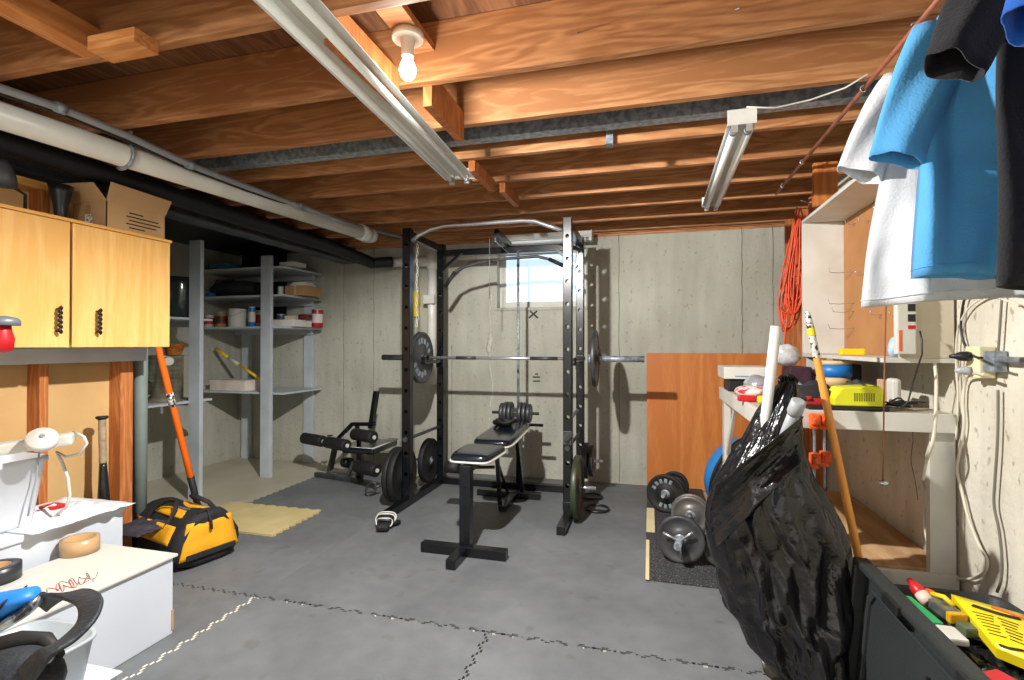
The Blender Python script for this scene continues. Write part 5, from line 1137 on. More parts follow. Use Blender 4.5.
# ---- poles
b = B(); a = W(776, 326, Y=2.20); c = W(763, 442, Y=2.22); d = (c-a).normalized(); e = a + d*((a.z-0.45)/-d.z)
t = thing('pvc_pole', 'white plastic pipe standing upright in the black bag', 'pipe', e)
b.lathe([(0.014, 0), (0.0195, 0), (0.0195, (e-a).length), (0.014, (e-a).length)], a, e-a, 20); link('pole', b, M_pvc, t)
a = W(799, 401, Y=2.08); c = W(785, 436, Y=2.16); d = (c-a).normalized()
t = thing('vacuum_tube', 'grey vacuum tube end poking out of the black bag', 'pipe', c+d*0.3)
b = B(); b.cyl(a+d*0.05, a+d*0.26, 0.021, n=20); link('tube', b, mat('grey_tube', (168, 172, 176), 0.4, var=0.04), t)
b = B(); b.lathe([(0.018, 0), (0.026, 0.002), (0.027, 0.05), (0.022, 0.062)], a, d, 20); link('collar', b, mat('grey_tube', (168, 172, 176), 0.4), t)
# wooden pole
a = Vector((0.69, 2.40, 1.44)); c = Vector((0.80, 2.32, 0.446)); d = (c-a).normalized(); e = a+d*((a.z-0.0)/-d.z)
a = W(807, 311, Y=2.40); c = W(859, 560, Y=2.30); d = (c-a).normalized(); e = a+d*((a.z-0.01)/-d.z)
t = thing('wooden_pole', 'varnished wooden pole with printed label leaning by the black bag', 'pole', e)
L = (e-a).length
b = B(); b.lathe([(0.008, 0.10), (0.0135, 0.12), (0.015, 0.3), (0.015, L-0.02), (0.012, L)], a, d, 18); link('shaft', b, mat('varnished_wood', (242, 172, 84), 0.35, rgb2=(224, 146, 56), vs=6, stretch=(1, 1, 0.2)), t)
b = B(); b.lathe([(0.006, 0.0), (0.010, 0.01), (0.0135, 0.06), (0.0145, 0.20), (0.012, 0.205)], a, d, 18); link('label_sleeve', b, mat('printed_label', (214, 212, 204), 0.4, rgb2=(50, 48, 44), vs=70, thr=(.42, .48), detail=1), t)
b = B(); b.lathe([(0.0146, 0.075), (0.0150, 0.08), (0.0152, 0.10), (0.0148, 0.105)], a, d, 18, caps=False); link('yellow_band', b, M_yellow, t)
# ---- clutter on the bench
zt = BZ_+0.0015
def on(u, v, z=zt): return W(u, v, Z=z)
def sbox(nm, u0, u1, y0, y1, z, h, m, lab, cat, bev=0.004, amp=0, seed=0):
    b = B(); x0 = W(u0, 345, Y=y0).x; x1 = W(u1, 345, Y=y0).x; b.box((x0, y0, z), (x1, y1, z+h), bev)
    return single(nm, b, m, lab, cat)
sbox('black_case', 728, 750, 3.30, 3.50, zt, 0.075, M_blackp, 'black case under the white flat box at the far bench end', 'case', 0.008)
o = sbox('white_box', 724, 772, 3.28, 3.58, zt+0.0765, 0.07, M_white, 'long white flat box at the far end of the bench', 'box')
x = W(726, 345, Y=3.28).x; b = B(); b.box((x+0.05, 3.2795, zt+0.088), (x+0.28, 3.2798, zt+0.096)); single('blue_line_label', b, mat('grey_blue', (120, 150, 170), 0.5), 'pale blue stripe label on the white flat box', 'label')
random.seed(5)
def lump(nm, u, Y, z, sx, sy, sz, m, lab, cat, seed, amp=0.02, fr=20):
    b = B(); x = W(u, 345, Y=Y).x; b.sphere((0, 0, 0), 1.0, 20, (sx, sy, sz))
    for v in b.bm.verts:
        q = v.co*fr+Vector((seed, seed, 0)); v.co += v.co.normalized()*abs(noise.noise(q))*amp; v.co += Vector((x, Y, z+sz)); v.co.z = max(v.co.z, z)
    return single(nm, b, m, lab, cat)
lump('snack_packet', 752, 2.95, zt, .085, .10, .03, mat('red_packet', (196, 44, 50), 0.3, rgb2=(226, 210, 206), vs=20, thr=(.5, .6), coat=.4), 'crumpled red and clear packet near the white pipe on the bench', 'packet', 1)
lump('plastic_packet', 757, 3.18, zt+0.0, .07, .08, .05, mat('silver_film', (190, 192, 196), 0.2, 0.4), 'crumpled silver packet behind the red packet', 'packet', 2)
sbox('red_screwdriver', 738, 757, 2.72, 2.76, zt, 0.03, M_red, 'red handled tool lying at the bench edge', 'tool', 0.010)
sbox('yellow_pliers', 758, 768, 2.66, 2.70, zt, 0.035, M_yellow, 'yellow handled tool beside the white pipe', 'tool', 0.010)
lump('plastic_wrap', 786, 3.25, zt+0.16, .07, .05, .06, mat('clear_wrap', (214, 218, 220), 0.15, var=0.2, vs=30), 'bunched clear plastic wrap hanging by the corner studs', 'plastic', 3)
sbox('dark_box', 790, 812, 3.2, 3.4, zt, 0.155, mat('maroon_dark', (80, 40, 58), 0.5, rgb2=(40, 30, 40), vs=30), 'dark maroon box holding the clear wrap', 'box', 0.006)
lump('blue_bag', 790, 2.9, zt, .06, .06, .05, mat('pale_blue_film', (110, 170, 214), 0.3, rgb2=(200, 216, 226), vs=14), 'pale blue plastic bag bunched on the bench', 'bag', 4)
lump('black_cloth', 806, 2.62, zt, .12, .10, .045, M_bfab, 'black cloth lying over the bench near the bag', 'cloth', 5)
lump('grey_cloth', 815, 3.0, zt, .06, .08, .045, mat('dark_cloth', (66, 62, 74), 0.9), 'dark grey cloth in front of the stacked tape rolls', 'cloth', 6)
sbox('red_box', 804, 823, 2.52, 2.64, zt, 0.055, M_red, 'small red tool case by the wooden pole', 'case', 0.012)
sbox('black_tray', 795, 836, 2.475, 2.66, zt, 0.0, M_blackp, 'x', 'x') if False else None
# small tools scattered on the bench
def screwdriver(u, Y, z, ang, m, lab):
    x = W(u, 345, Y=Y).x; t = thing('screwdriver', lab, 'screwdriver', (x, Y, z), ang, group='small tools on the bench')
    b = B(); b.lathe([(0.008, 0), (0.014, 0.005), (0.015, 0.03), (0.011, 0.05), (0.015, 0.08), (0.010, 0.095)], (0, 0, 0.016), (1, 0, 0), 12); link('handle', b, m, t, local=True)
    b = B(); b.cyl((0.09, 0, 0.016), (0.20, 0, 0.016), 0.003, n=8); link('blade', b, M_steel, t, local=True)
for k, (u, Y, a, m, lab) in enumerate(((786, 2.56, 0.3, M_red, 'red handled screwdriver nearest the black bag top'), (778, 2.90, 2.4, M_blue, 'blue handled screwdriver behind the white pole'), (838, 2.80, 0.5, M_blackp, 'black handled screwdriver in front of the tape stack'), (846, 2.95, 2.8, M_red, 'red handled screwdriver between tape stack and silver tool'))):
    screwdriver(u, Y, zt, a, m, lab)
sbox('purple_box', 800, 822, 3.42, 3.55, zt, 0.13, mat('purple_print', (92, 50, 84), 0.5, rgb2=(180, 160, 170), vs=40, thr=(.55, .6)), 'dark purple printed box at the back of the bench', 'box')
sbox('black_drill_case', 846, 862, 3.25, 3.4, zt, 0.17, M_blackp, 'black case standing behind the blue tape roll', 'case', 0.01)
sbox('clear_tray', 866, 880, 3.0, 3.14, zt, 0.05, mat('tray_grey', (180, 184, 184), 0.3), 'small grey tray of parts near the pegboard', 'tray', 0.004)
# tape tower
tx_ = W(834, 345, Y=3.10).x
tape((tx_, 3.10, zt+0.0), 0.085, 0.062, mat('grey_tape', (150, 154, 160), 0.35, var=0.05), 'grey duct tape roll, bottom of the stack on the bench', grp='stacked tape rolls')
tape((tx_-0.005, 3.10, zt+0.0625), 0.080, 0.045, mat('masking_tape', (222, 190, 138), 0.6, var=0.05), 'tan masking tape roll, second from bottom of the stack', grp='stacked tape rolls')
tape((tx_, 3.10, zt+0.108), 0.082, 0.065, M_blue, 'blue painter tape roll near the top of the stack', grp='stacked tape rolls')
tape((tx_, 3.10, zt+0.1735), 0.078, 0.022, mat('masking_tape', (222, 190, 138), 0.6), 'tan masking tape roll, topmost of the stack', grp='stacked tape rolls')
sbox('black_gadget', 849, 858, 3.05, 3.12, zt+0.13, 0.05, M_blackp, 'x', 'x') if False else None
# wire nest / sander behind
lump('silver_tool', 862, 2.86, zt, .07, .06, .05, mat('brushed_dark', (120, 124, 126), 0.3, 0.5, rgb2=(40, 42, 44), vs=30), 'silver metal tool behind the lime green charger', 'tool', 7)
sbox('tan_block', 882, 888, 2.70, 2.76, zt, 0.12, mat('tan_wood', (206, 170, 130), 0.6), 'small tan wooden block standing on the bench', 'block')
sbox('white_jar', 893, 902, 2.62, 2.70, zt, 0.13, M_white, 'white container at the right end of the bench', 'jar', 0.02)
# lime charger case
t = thing('green_charger', 'lime green and black charger case at the near edge of the bench', 'charger', (0.86, 2.55, zt))
x0_, x1_ = W(833, 345, Y=2.49).x, W(884, 345, Y=2.49).x
b = B(); b.prism([(x0_, 0.018), (x0_+0.0, 0.05), (x0_+0.03, 0.095), (x1_-0.02, 0.105), (x1_, 0.085), (x1_, 0.018)], 0.13, (0, 2.61, zt), (0, -1, 0), (1, 0, 0), 0.006); link('shell', b, M_lime, t)
b = B(); b.box((x0_-0.10, 2.475, zt), (x1_+0.015, 2.62, zt+0.018), 0.005); link('base', b, M_blackp, t)
b = B()
for k in range(9): b.box((x0_+0.075+0.009*k, 2.4785, zt+0.04), (x0_+0.079+0.009*k, 2.4805, zt+0.075))
link('vent_slots', b, mat('dark_lime', (120, 124, 10), 0.5), t)
random.seed(8); b = B(); P = [Vector((x1_-0.05+random.uniform(-.09, .11), 2.53+random.uniform(-.05, .06), zt+random.uniform(.03, .12))) for k in range(16)]
P = [Vector((x0_+0.08, 2.58, zt+0.115)), Vector((x1_-0.05, 2.52, zt+0.10))]+[Vector((x1_+random.uniform(-.02, .16), 2.52+random.uniform(-.03, .06), zt+random.uniform(.006, .05))) for k in range(18)]
b.loft(smooth(P), 0.0035, 6); single('black_cable', b, M_blackp, 'tangled black cable lying around the lime green charger', 'cable')
# orange clamps on the bench end
for i, u in enumerate((813, 823)):
    x = W(u, 345, Y=2.43).x; t = thing('bar_clamp', 'orange bar clamp on the bench end board, %s of the pair' % ('left' if i == 0 else 'right'), 'clamp', (x, 2.42, 0.62), group='orange bar clamps')
    b = B(); b.box((x-0.004, 2.416, 0.73-0.03*i), (x+0.004, 2.426, 1.01), 0.001); link('bar', b, M_steel, t)
    for zz in (0.965, 0.80+0.01*i):
        b = B(); b.box((x-0.018, 2.385, zz), (x+0.018, 2.4395, zz+0.045), 0.008); b.cyl((x, 2.37, zz+0.022), (x, 2.395, zz+0.022), 0.013, n=12); b.box((x-0.024, 2.395, zz-0.018), (x+0.010, 2.412, zz+0.0), 0.005); link('jaw', b, M_orange, t)
# yellow level on hutch shelf
y0 = 2.75; b = B(); b.box((1.0, 2.62, HZ0+0.001), (1.05, 2.95, HZ0+0.028), 0.006); 
sbox('yellow_case', 841, 866, 3.05, 3.10, HZ0+0.001, 0.035, M_yellow, 'yellow case lying on the white cabinet shelf above the tape', 'case', 0.008)
b.bm.free()
lump('blue_rag', 895, 2.66, HZ0+0.001, .025, .03, .045, mat('pale_blue_film', (110, 170, 214), 0.3), 'small pale blue rag beside the power strip', 'rag', 8)
# black paint stirrer: magnetic strip etc on the shelf
# rusty string with a silver knob
t = thing('pull_string', 'rusty brown string with silver knob hanging before the pegboard', 'string', (1.0, 2.32, 1))
b = B(); P = [W(886, 302, Y=2.32), W(885, 340, Y=2.32), W(884, 400, Y=2.32), W(883, 483, Y=2.32)]; top_ = P[0].copy(); b.loft([Vector((top_.x, 2.32, 2.362))]+P, 0.003, 8); link('string', b, mat('rusty_string', (140, 88, 66), 0.7, var=0.1), t)
b = B(); c = P[-1]; b.sphere(c, 0.013, 14, (1.6, 1.1, 0.8)); b.jitter(0.006, 60); link('knob', b, M_chrome, t)
# ---- outlet box and wall cords
t = thing('wall_outlet', 'cream double outlet in a grey metal box on the right wall', 'outlet', (XR-0.03, 2.25, 1.24))
oy0, oy1 = 2.19, 2.29
b = B(); b.box((XR-0.045, 2.155, 1.205), (XR-0.005, 2.215, 1.28), 0.003); link('metal_box', b, M_steel, t)
b = B(); b.box((XR-0.055, 2.215, 1.18), (XR-0.006, 2.30, 1.295), 0.004); pl = link('outlet_plate', b, mat('cream_plastic', (232, 222, 178), 0.4, var=0.04), t)
for zz in (1.258, 1.205):
    b = B(); b.cyl((XR-0.055, 2.258, zz), (XR-0.059, 2.258, zz), 0.016, n=18); link('receptacle', b, M_white, pl)
b = B(); b.cyl((XR-0.03, 2.155, 1.25), (XR-0.03, 1.6, 1.25), 0.011, n=14); link('conduit', b, M_steel, t)
b = B(); c = Vector((XR-0.06, 2.258, 1.258)); b.lathe([(0.017, 0.0), (0.019, 0.01), (0.017, 0.03), (0.009, 0.045), (0.006, 0.06)], c, (-1, 0.3, 0), 16); link('black_plug', b, M_blackp, t)
b = B(); c = Vector((XR-0.06, 2.258, 1.205)); b.lathe([(0.015, 0.0), (0.016, 0.01), (0.012, 0.03), (0.006, 0.045)], c, (-1, 0.3, 0), 16); link('grey_plug', b, mat('grey_tube', (168, 172, 176), 0.4), t)
def wallcord(pix, r, m, lab, X=XR-0.018, end=None, group=None):
    P = []
    for q in pix:
        P.append(W(q[0], q[1], X=q[2] if len(q) > 2 else X))
    b = B(); b.loft(smooth(P, 5), r, 8); return single('electrical_cable', b, m, lab, 'cord', group)
M_wc = mat('white_cable', (214, 208, 190), 0.5, var=0.05); M_gc = mat('grey_cable', (120, 116, 104), 0.6, var=0.1)
wallcord([(985, 375, XR-0.07), (972, 373, XR-0.05), (966, 380), (963, 400), (964, 425), (960, 450), (957, 470), (962, 492), (969, 520), (979, 545), (987, 560), (984, 573), (970, 579), (950, 577), (935, 566), (928, 545), (924, 520), (926, 495), (922, 478), (926, 462), (934, 448)], 0.0055, M_wc, 'off-white cable looping down to the lower shelf on the right wall')
wallcord([(925, 340, 1.10), (932, 352, 1.12), (936, 375, 1.12), (936, 405, 1.10), (935, 425, 1.08), (932, 445, 1.06), (926, 462, 1.06), (923, 480, 1.06)], 0.0065, M_wc, 'thick off-white cable hanging over the right bench end')
wallcord([(1006, 262), (1003, 285), (1001, 310), (999, 340), (998, 352)], 0.004, M_gc, 'grey cord rising from the outlet under the shirts')
wallcord([(998, 390), (998, 420), (997, 450), (995, 480), (994, 505), (999, 530), (1002, 560), (1001, 580), (997, 592)], 0.0045, M_gc, 'grey cord hanging straight down from the outlet box')
wallcord([(968, 290), (963, 305), (961, 325), (963, 340), (969, 352), (976, 357, XR-0.09), (982, 358, XR-0.11)], 0.0045, M_blackp, 'black plug cord coming from behind the shirts')
wallcord([(1020, 306), (1005, 300), (990, 296), (976, 302), (966, 312), (958, 330), (956, 360), (958, 400), (956, 440)], 0.004, M_wc, 'thin pale cord strung under the shirt hems on the right wall')
wallcord([(912, 400, 1.10), (912, 420, 1.10), (913, 440, 1.10), (911, 460, 1.10), (915, 480, 1.12), (918, 500, 1.12)], 0.0018, M_gc, 'thin string with cobwebs hanging below the bench')
# ---- clothes rod and hooks
t = thing('clothes_rod', 'thin reddish copper pipe hung under the joists as clothes rod', 'rod', (0.83, 2.4, 2.33))
ra, rb = Vector((0.83, 0.6, 2.325)), W(778, 191, Z=2.325); rb = Vector((0.83, 3.80, 2.325))
b = B(); b.cyl(ra, rb, 0.009, n=16); link('rod', b, mat('copper_pipe', (170, 104, 80), 0.45, 0.3, rgb2=(130, 80, 62), vs=14), t)
for y in (3.62, 3.18, 2.33, 1.43):
    b = B(); b.loft([Vector((0.83+0.013*math.cos(a), y, 2.325+0.013*math.sin(a))) for a in [PI*(0.2+k*0.16) for k in range(9)]]+[Vector((0.845, y, 2.345)), Vector((0.845, y, 2.362))], 0.0035, 8); link('hook', b, M_chrome, t)
RX = 0.83
# ---- shirts
def shirt(nm, lab, Yc, cx, hw_hem, hw_ch, zh, zs, m, sl_l, sl_r, rz=0.0, depth=0.05, seed=0, neckw=0.08, group=None, folds=0.018, hem_tilt=0.0):
    t = thing(nm, lab, 'shirt', (RX, Yc, zs), group=group)
    n, rows_ = 72, 34; b = B(); R = []
    cr, sr = math.cos(rz), math.sin(rz)
    def tr(x, y, z): return Vector((RX+(x-RX)*cr-y*sr, Yc+(x-RX)*sr+y*cr, z))
    zsh = zs-0.09
    for j in range(rows_+1):
        s = j/rows_
        z = zh+(zsh-zh)*min(1, s/0.85) if s < 0.85 else zsh+(zs-zsh)*((s-0.85)/0.15)
        hw = hw_hem+(hw_ch-hw_hem)*min(1, s/0.85)**1.3
        if s > 0.85: q = (s-0.85)/0.15; hw = hw_ch*(1-q)+min(neckw, hw_ch*0.7)*q
        dpt = depth*(1-0.55*s) if s < 0.85 else depth*0.45*(1-0.3*(s-0.85)/0.15)
        ring = []
        for k in range(n):
            a = 2*PI*k/n; c, sn = math.cos(a), math.sin(a)
            x = hw*(abs(c)**0.8)*(1 if c > 0 else -1); y = dpt*(abs(sn)**0.75)*(1 if sn > 0 else -1)
            fade = (1-s)**0.6
            fl = folds*(math.sin(x*24+seed+2.6*s)+0.45*math.sin(x*47-seed*2-3*s))*fade*(1 if sn < 0 else 0.7)+0.012*noise.noise(Vector((x*9+seed, z*6, seed)))+0.035*noise.noise(Vector((x*6+z*2+seed, z*2.6, seed+7)))+0.008*noise.noise(Vector((x*22, z*16, seed+3)))
            zz = z+(0.012*math.sin(x*9+seed)+hem_tilt*(x)) * (1-s) 
            ring.append(tr(cx+x, y+fl*abs(sn)**0.5, zz))
        R.append(ring)
    ringloft(b, R, False, False); o = link('body', b, m, t)
    md = o.modifiers.new('th', 'SOLIDIFY'); md.thickness = 0.003; 
    b = B(); hem = [p+Vector((0, 0, 0.022)) for p in R[0]]; b.loft(hem, 0.0016, 6, closed=True); link('hem_seam', b, m, t)
    for sg, sl in ((-1, sl_l), (1, sl_r)):
        if sl is None: continue
        (tx1, tz1, w0, w1, ty1) = sl; b = B(); RR = []; N = 14
        p0 = Vector((cx+sg*hw_ch*0.80, 0, zsh-0.03)); p1 = Vector((tx1, ty1, tz1))
        for j in range(N+1):
            s = j/N; p = p0.lerp(p1, s); p.z += 0.05*math.sin(s*PI)*0.6; d = (p1-p0).normalized(); nr = Vector((-d.z, 0, d.x))
            w = (w0+(w1-w0)*s)/2
            RR.append([tr(*(p+nr*w*math.cos(a)+Vector((0, 1, 0))*(0.030+0.02*s)*math.sin(a)*(1+0.35*math.sin(3*a+seed+4*s))+Vector((0,0,0.006))*noise.noise(Vector((a*2, s*5, seed))))) for a in [2*PI*k/28 for k in range(28)]])
        ringloft(b, RR, False, False); o = link('sleeve', b, m, t); md = o.modifiers.new('th', 'SOLIDIFY'); md.thickness = 0.003
    b = B(); b.loft([tr(RX-0.012, 0, zs+0.0), tr(RX, 0, zs-0.01), tr(RX, 0, 2.315)], 0.0025, 6)
    b.loft([Vector((RX+0.014*math.cos(a), Yc, 2.327+0.0135*math.sin(a))) for a in [PI*(-0.5+k*0.15) for k in range(10)]], 0.0022, 6)
    b.loft([tr(cx-hw_ch*0.8, 0, zsh-0.01), tr(RX, 0, zs-0.01), tr(cx+hw_ch*0.8, 0, zsh-0.01)], 0.004, 6); link('hanger', b, M_steel, t)
    return t
def fabric(n, c, c2=None): return mat(n, c, 0.85, rgb2=c2 or tuple(int(x*0.93) for x in c), vs=5, bump=0.25, bs=160, sheen=0.15, spec=0.2)
shirt('white_shirt', 'white T-shirt hanging farthest back on the clothes rod', 1.92, 0.93, 0.255, 0.14, 1.436, 2.27, fabric('white_cotton', (208, 211, 215)), (0.668, 1.86, 0.17, 0.14, -0.01), None, -0.06, 0.06, 1.0, folds=0.04)
shirt('light_blue_shirt', 'light blue T-shirt hanging in front of the white one', 1.62, 0.885, 0.195, 0.135, 1.475, 2.27, fabric('sky_cotton', (84, 160, 212), (72, 146, 200)), (0.655, 1.805, 0.165, 0.135, -0.02), None, -0.12, 0.065, 2.3, folds=0.052)
shirt('black_shirt', 'black T-shirt with grey-lined sleeve hanging in front of the light blue one', 1.36, 0.955, 0.215, 0.21, 1.42, 2.27, fabric('black_cotton', (28, 29, 34), (20, 21, 25)), (0.635, 1.90, 0.19, 0.12, -0.05), None, 0.0, 0.05, 4.1)
shirt('royal_blue_shirt', 'royal blue and black shirt sleeve at the top right photo corner', 1.10, 0.95, 0.22, 0.21, 1.5, 2.27, fabric('royal_cotton', (30, 96, 190), (24, 84, 170)), (0.640, 1.84, 0.18, 0.12, -0.04), None, 0.0, 0.05, 5.5)
# ---- tote with contents and leaning lid
M_tote = mat('tote_black', (44, 48, 50), 0.5, var=0.08, bump=0.25, bs=160)
tx0, tx1, ty0, ty1, tz = 0.79, 1.165, 1.15, 2.14, 0.44
t = thing('storage_tote', 'black plastic storage tote full of bright odds and ends at lower right', 'tote', ((tx0+tx1)/2, 1.64, 0.0))
b = B(); cxx, cyy = (tx0+tx1)/2, (ty0+ty1)/2; hx, hy = (tx1-tx0)/2, (ty1-ty0)/2
ringloft(b, [sqr(cxx, cyy, hx-0.04, hy-0.04, 0.013, 64, .2), sqr(cxx, cyy, hx-0.012, hy-0.012, tz-0.03, 64, .2), sqr(cxx, cyy, hx, hy, tz-0.03, 64, .2), sqr(cxx, cyy, hx, hy, tz, 64, .2), sqr(cxx, cyy, hx-0.006, hy-0.006, tz+0.004, 64, .2), sqr(cxx, cyy, hx-0.02, hy-0.02, tz, 64, .2), sqr(cxx, cyy, hx-0.045, hy-0.045, 0.03, 64, .2)])
link('tub', b, M_tote, t)
# lid: stands on edge against the tote's left side
t = thing('tote_lid', 'black plastic tote lid standing on edge against the black tote', 'lid', (0.72, 1.7, 0.0))
lz0, lz1, ly0, ly1 = 0.014, 0.53, 1.08, 2.13
lx = 0.755
def lp(y, z, o=0.0): return Vector((lx+0.0-0.05*(1-(z/lz1))-o, y, z))
b = B(); sl = Matrix.Rotation(math.atan(0.05/lz1), 3, 'Y')
cen = Vector((lx-0.025, (ly0+ly1)/2, (lz0+lz1)/2))
b.cbox(cen, (0.008, ly1-ly0, lz1-lz0), 0.002, sl); link('panel', b, M_tote, t)
b = B(); H, Wd = (lz1-lz0)/2, (ly1-ly0)/2
for (c_, s_) in (((0, 0, H-0.012), (0.05, 2*Wd, 0.024)), ((0, 0, -H+0.012), (0.05, 2*Wd, 0.024)), ((0, Wd-0.012, 0), (0.05, 0.024, 2*H)), ((0, -Wd+0.012, 0), (0.05, 0.024, 2*H))):
    b.cbox(cen+sl@Vector((c_[0]-0.018, c_[1], c_[2])), s_, 0.008, sl)
link('rim', b, M_tote, t)
b = B()
for (c_, s_) in (((0, 0, H-0.075), (0.02, 2*Wd-0.2, 0.012)), ((0, 0, -H+0.075), (0.02, 2*Wd-0.2, 0.012)), ((0, Wd-0.085, -0.01), (0.02, 0.012, 2*H-0.18)), ((0, -Wd+0.085, 0), (0.02, 0.012, 2*H-0.18))):
    b.cbox(cen+sl@Vector((c_[0]-0.008, c_[1], c_[2])), s_, 0.005, sl)
p_, q_ = Vector((-0.008, Wd-0.085, H-0.12)), Vector((-0.008, Wd-0.12, H-0.075)); b.bar(cen+sl@p_, cen+sl@q_, 0.012, 0.02, 0.003)
link('inner_rib', b, M_tote, t)
b = B()
for yy_ in (0.05, -0.22): b.cbox(cen+sl@Vector((-0.010, yy_, -0.03)), (0.012, 0.008, 0.30), 0.003, sl)
link('centre_rib', b, M_ink, t)
for yy_ in (0.20, -0.20):
    b = B(); b.cbox(cen+sl@Vector((-0.045, yy_, H-0.02)), (0.02, 0.10, 0.03), 0.004, sl); link('latch_slot', b, M_blackp, t)
# contents
M_yb = mat('yellow_bag', (238, 214, 30), 0.35, var=0.04)
t = thing('yellow_package', 'yellow printed package lying on top of the tote contents', 'package', (1.03, 1.6, 0.42))
A_, B__, C_, D_ = W(951, 594, Z=0.47), W(1030, 616, Z=0.47), W(1045, 668, Z=0.43), W(996, 648, Z=0.43)
def quadbox(P, th, m, nm, parent=None, N=8, puff=0.012):
    b = B(); a, bb, c, d_ = P; nrm = (bb-a).cross(d_-a).normalized(); nrm = nrm if nrm.z > 0 else -nrm
    V = []; V2 = []
    for i in range(N):
        r1 = []; r2 = []
        for j in range(N):
            p = a.lerp(bb, i/(N-1)).lerp(d_.lerp(c, i/(N-1)), j/(N-1)); e = (math.sin(PI*i/(N-1))*math.sin(PI*j/(N-1)))**0.5 if 0 < i < N-1 and 0 < j < N-1 else 0
            r1.append(b.bm.verts.new(p+nrm*(puff*e))); r2.append(b.bm.verts.new(p-nrm*th))
        V.append(r1); V2.append(r2)
    for i in range(N-1):
        for j in range(N-1):
            f = b.bm.faces.new((V[i][j], V[i+1][j], V[i+1][j+1], V[i][j+1])); f.smooth = True
            b.bm.faces.new((V2[i][j], V2[i][j+1], V2[i+1][j+1], V2[i+1][j]))
        b.bm.faces.new((V[i][0], V2[i][0], V2[i+1][0], V[i+1][0])); b.bm.faces.new((V[i][-1], V[i+1][-1], V2[i+1][-1], V2[i][-1]))
        b.bm.faces.new((V[0][i], V[0][i+1], V2[0][i+1], V2[0][i])); b.bm.faces.new((V[-1][i], V2[-1][i], V2[-1][i+1], V[-1][i+1]))
    return b, nrm
b, nrm = quadbox((A_, B__, C_, D_), 0.03, M_yb, ''); link('pouch', b, M_yb, t)
def onq(i, j, h=0.0): return A_.lerp(B__, i).lerp(D_.lerp(C_, i), j)+nrm*(0.013*(math.sin(PI*i)*math.sin(PI*j))**0.5+h)
b = B()
for k in range(7):
    j = 0.36+0.065*k; 
    for (i0, i1) in ((0.10, 0.42), (0.48, 0.78)): b.bar(onq(i0+0.02*(k % 2), j, 0.0008), onq(i1-0.03*(k % 3), j, 0.0008), 0.003, 0.0012, 0)
link('printed_text', b, M_ink, t)
b = B(); b.loft([onq(s, 0.14+0.10*math.sin(s*PI), 0.001) for s in [0.2+0.08*k for k in range(9)]], 0.009, 8, sq=0.3); link('black_swirl', b, M_ink, t)
b = B(); b.loft([onq(s, 0.90+0.03*math.sin(s*PI*2), 0.001) for s in [0.15+0.08*k for k in range(10)]], 0.006, 8, sq=0.3); link('black_swirl', b, M_ink, t)
b = B(); b.bar(onq(0.5, 0.10, 0.0015), onq(0.95, 0.14, 0.0015), 0.012, 0.002, 0); link('orange_band', b, M_orange, t)
def cbar(nm, u0, v0, u1, v1, z, w, h, m, lab, cat):
    b = B(); b.bar(W(u0, v0, Z=z), W(u1, v1, Z=z), w, h, 0.006); return single(nm, b, m, lab, cat)
cbar('green_ruler', 905, 598, 938, 626, 0.44, 0.035, 0.02, M_green, 'green plastic strip in the black tote', 'plastic strip')
t = thing('red_bottle', 'red capped little bottle lying in the black tote', 'bottle', W(920, 588, Z=0.46))
a, c = W(913, 584, Z=0.47), W(922, 595, Z=0.45); b = B(); b.lathe([(0.008, -0.02), (0.012, 0.0), (0.02, 0.012), (0.021, 0.04), (0.012, 0.05)], a, c-a, 18); link('cap', b, M_red, t)
b = B(); b.cyl(a.lerp(c, 0.9), c+(c-a)*0.8, 0.021, n=18); link('bottle_body', b, mat('pale_bottle', (224, 200, 186), 0.4), t)
b = B(); b.sphere(W(928, 593, Z=0.45), 0.018, 14, (1.3, 1, 0.8)); single('orange_piece', b, M_orange, 'small orange piece beside the red bottle in the tote', 'plastic piece')
t = thing('clear_case', 'clear plastic case with yellow ends lying in the tote', 'case', W(940, 610, Z=0.44))
a, c = W(928, 598, Z=0.44), W(954, 616, Z=0.44); b = B(); b.bar(a, c, 0.05, 0.03, 0.005); link('case_body', b, mat('smoky_case', (104, 108, 100), 0.2, rgb2=(60, 62, 60), vs=30), t)
b = B(); d = (c-a).normalized(); b.bar(c, c+d*0.022, 0.052, 0.032, 0.005); link('yellow_end', b, mat('amber', (222, 168, 30), 0.35), t)
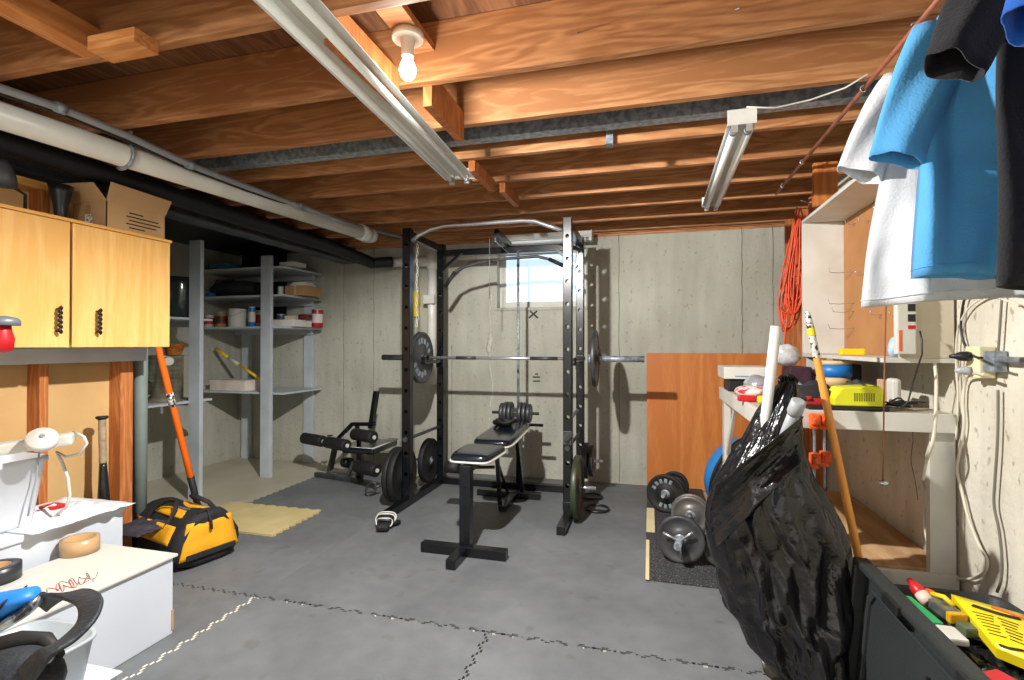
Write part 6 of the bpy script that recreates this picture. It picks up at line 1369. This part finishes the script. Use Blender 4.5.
b = B(); b.loft([W(932, 594, Z=0.455), W(944, 597, Z=0.47), W(954, 606, Z=0.455)], 0.008, 8); link('yellow_rim', b, M_yellow, t)
cbar('white_packet', 944, 628, 960, 643, 0.44, 0.05, 0.02, M_white, 'white packet between the lid and the yellow package', 'packet')
cbar('green_glass', 955, 620, 975, 634, 0.42, 0.05, 0.03, mat('dull_green', (96, 110, 84), 0.3), 'dull green plastic case under the yellow package', 'case')
cbar('red_case', 985, 676, 1010, 690, 0.44, 0.08, 0.03, M_red, 'red plastic case at the bottom right of the tote', 'case')
# filling below so the things rest on something
b = B(); b.grid(crump(tx0+0.05, tx1-0.05, ty0+0.06, ty1-0.06, 0.36, 0.07, 3.0), 40, 60); 
for f in b.bm.faces: f.smooth = False
o = single('crumpled_bag', b, M_bag, 'crumpled black plastic filling the tote under the yellow package', 'bag'); o.modifiers.new('s', 'SOLIDIFY').thickness = 0.004
# ---- marks on the back wall: X, notes
M_mark = mat('marker', (60, 58, 54), 0.8, var=0)
b = B(); 
for (u0, v0, u1, v1) in ((530, 311, 538, 318), (537, 311, 529, 318)): b.bar(W(u0, v0, Y=YB-0.0015), W(u1, v1, Y=YB-0.0015), 0.016, 0.016, 0)
link('painted_mark', b, M_mark, wall)
b = B(); 
for (u0, v0, u1, v1) in ((533, 377, 540, 377), (533, 381, 540, 381), (535, 374, 538, 374)): b.bar(W(u0, v0, Y=YB-0.0015), W(u1, v1, Y=YB-0.0015), 0.012, 0.012, 0)
link('painted_mark', b, M_mark, wall)
# white mineral streak along the crack
b = B(); random.seed(2); P = [W(493, 232, Y=YB-0.001)]
for k in range(26): P.append(W(490+random.uniform(-2.0, 2.5)-0.0*k, 250+k*9, Y=YB-0.001))
P = [p for p in P if p.z > 0.1]
b.loft(P, [0.0012+0.0018*abs(math.sin(i*1.9))+(0.007 if 10 < i < 13 else 0) for i in range(len(P))], 8, sq=3.0); o = link('mineral_streak', b, mat('mineral', (206, 205, 194), 0.9, rgb2=(168, 166, 150), vs=30), wall)
for v in o.data.vertices: v.co.y = min(v.co.y, v.co.y)
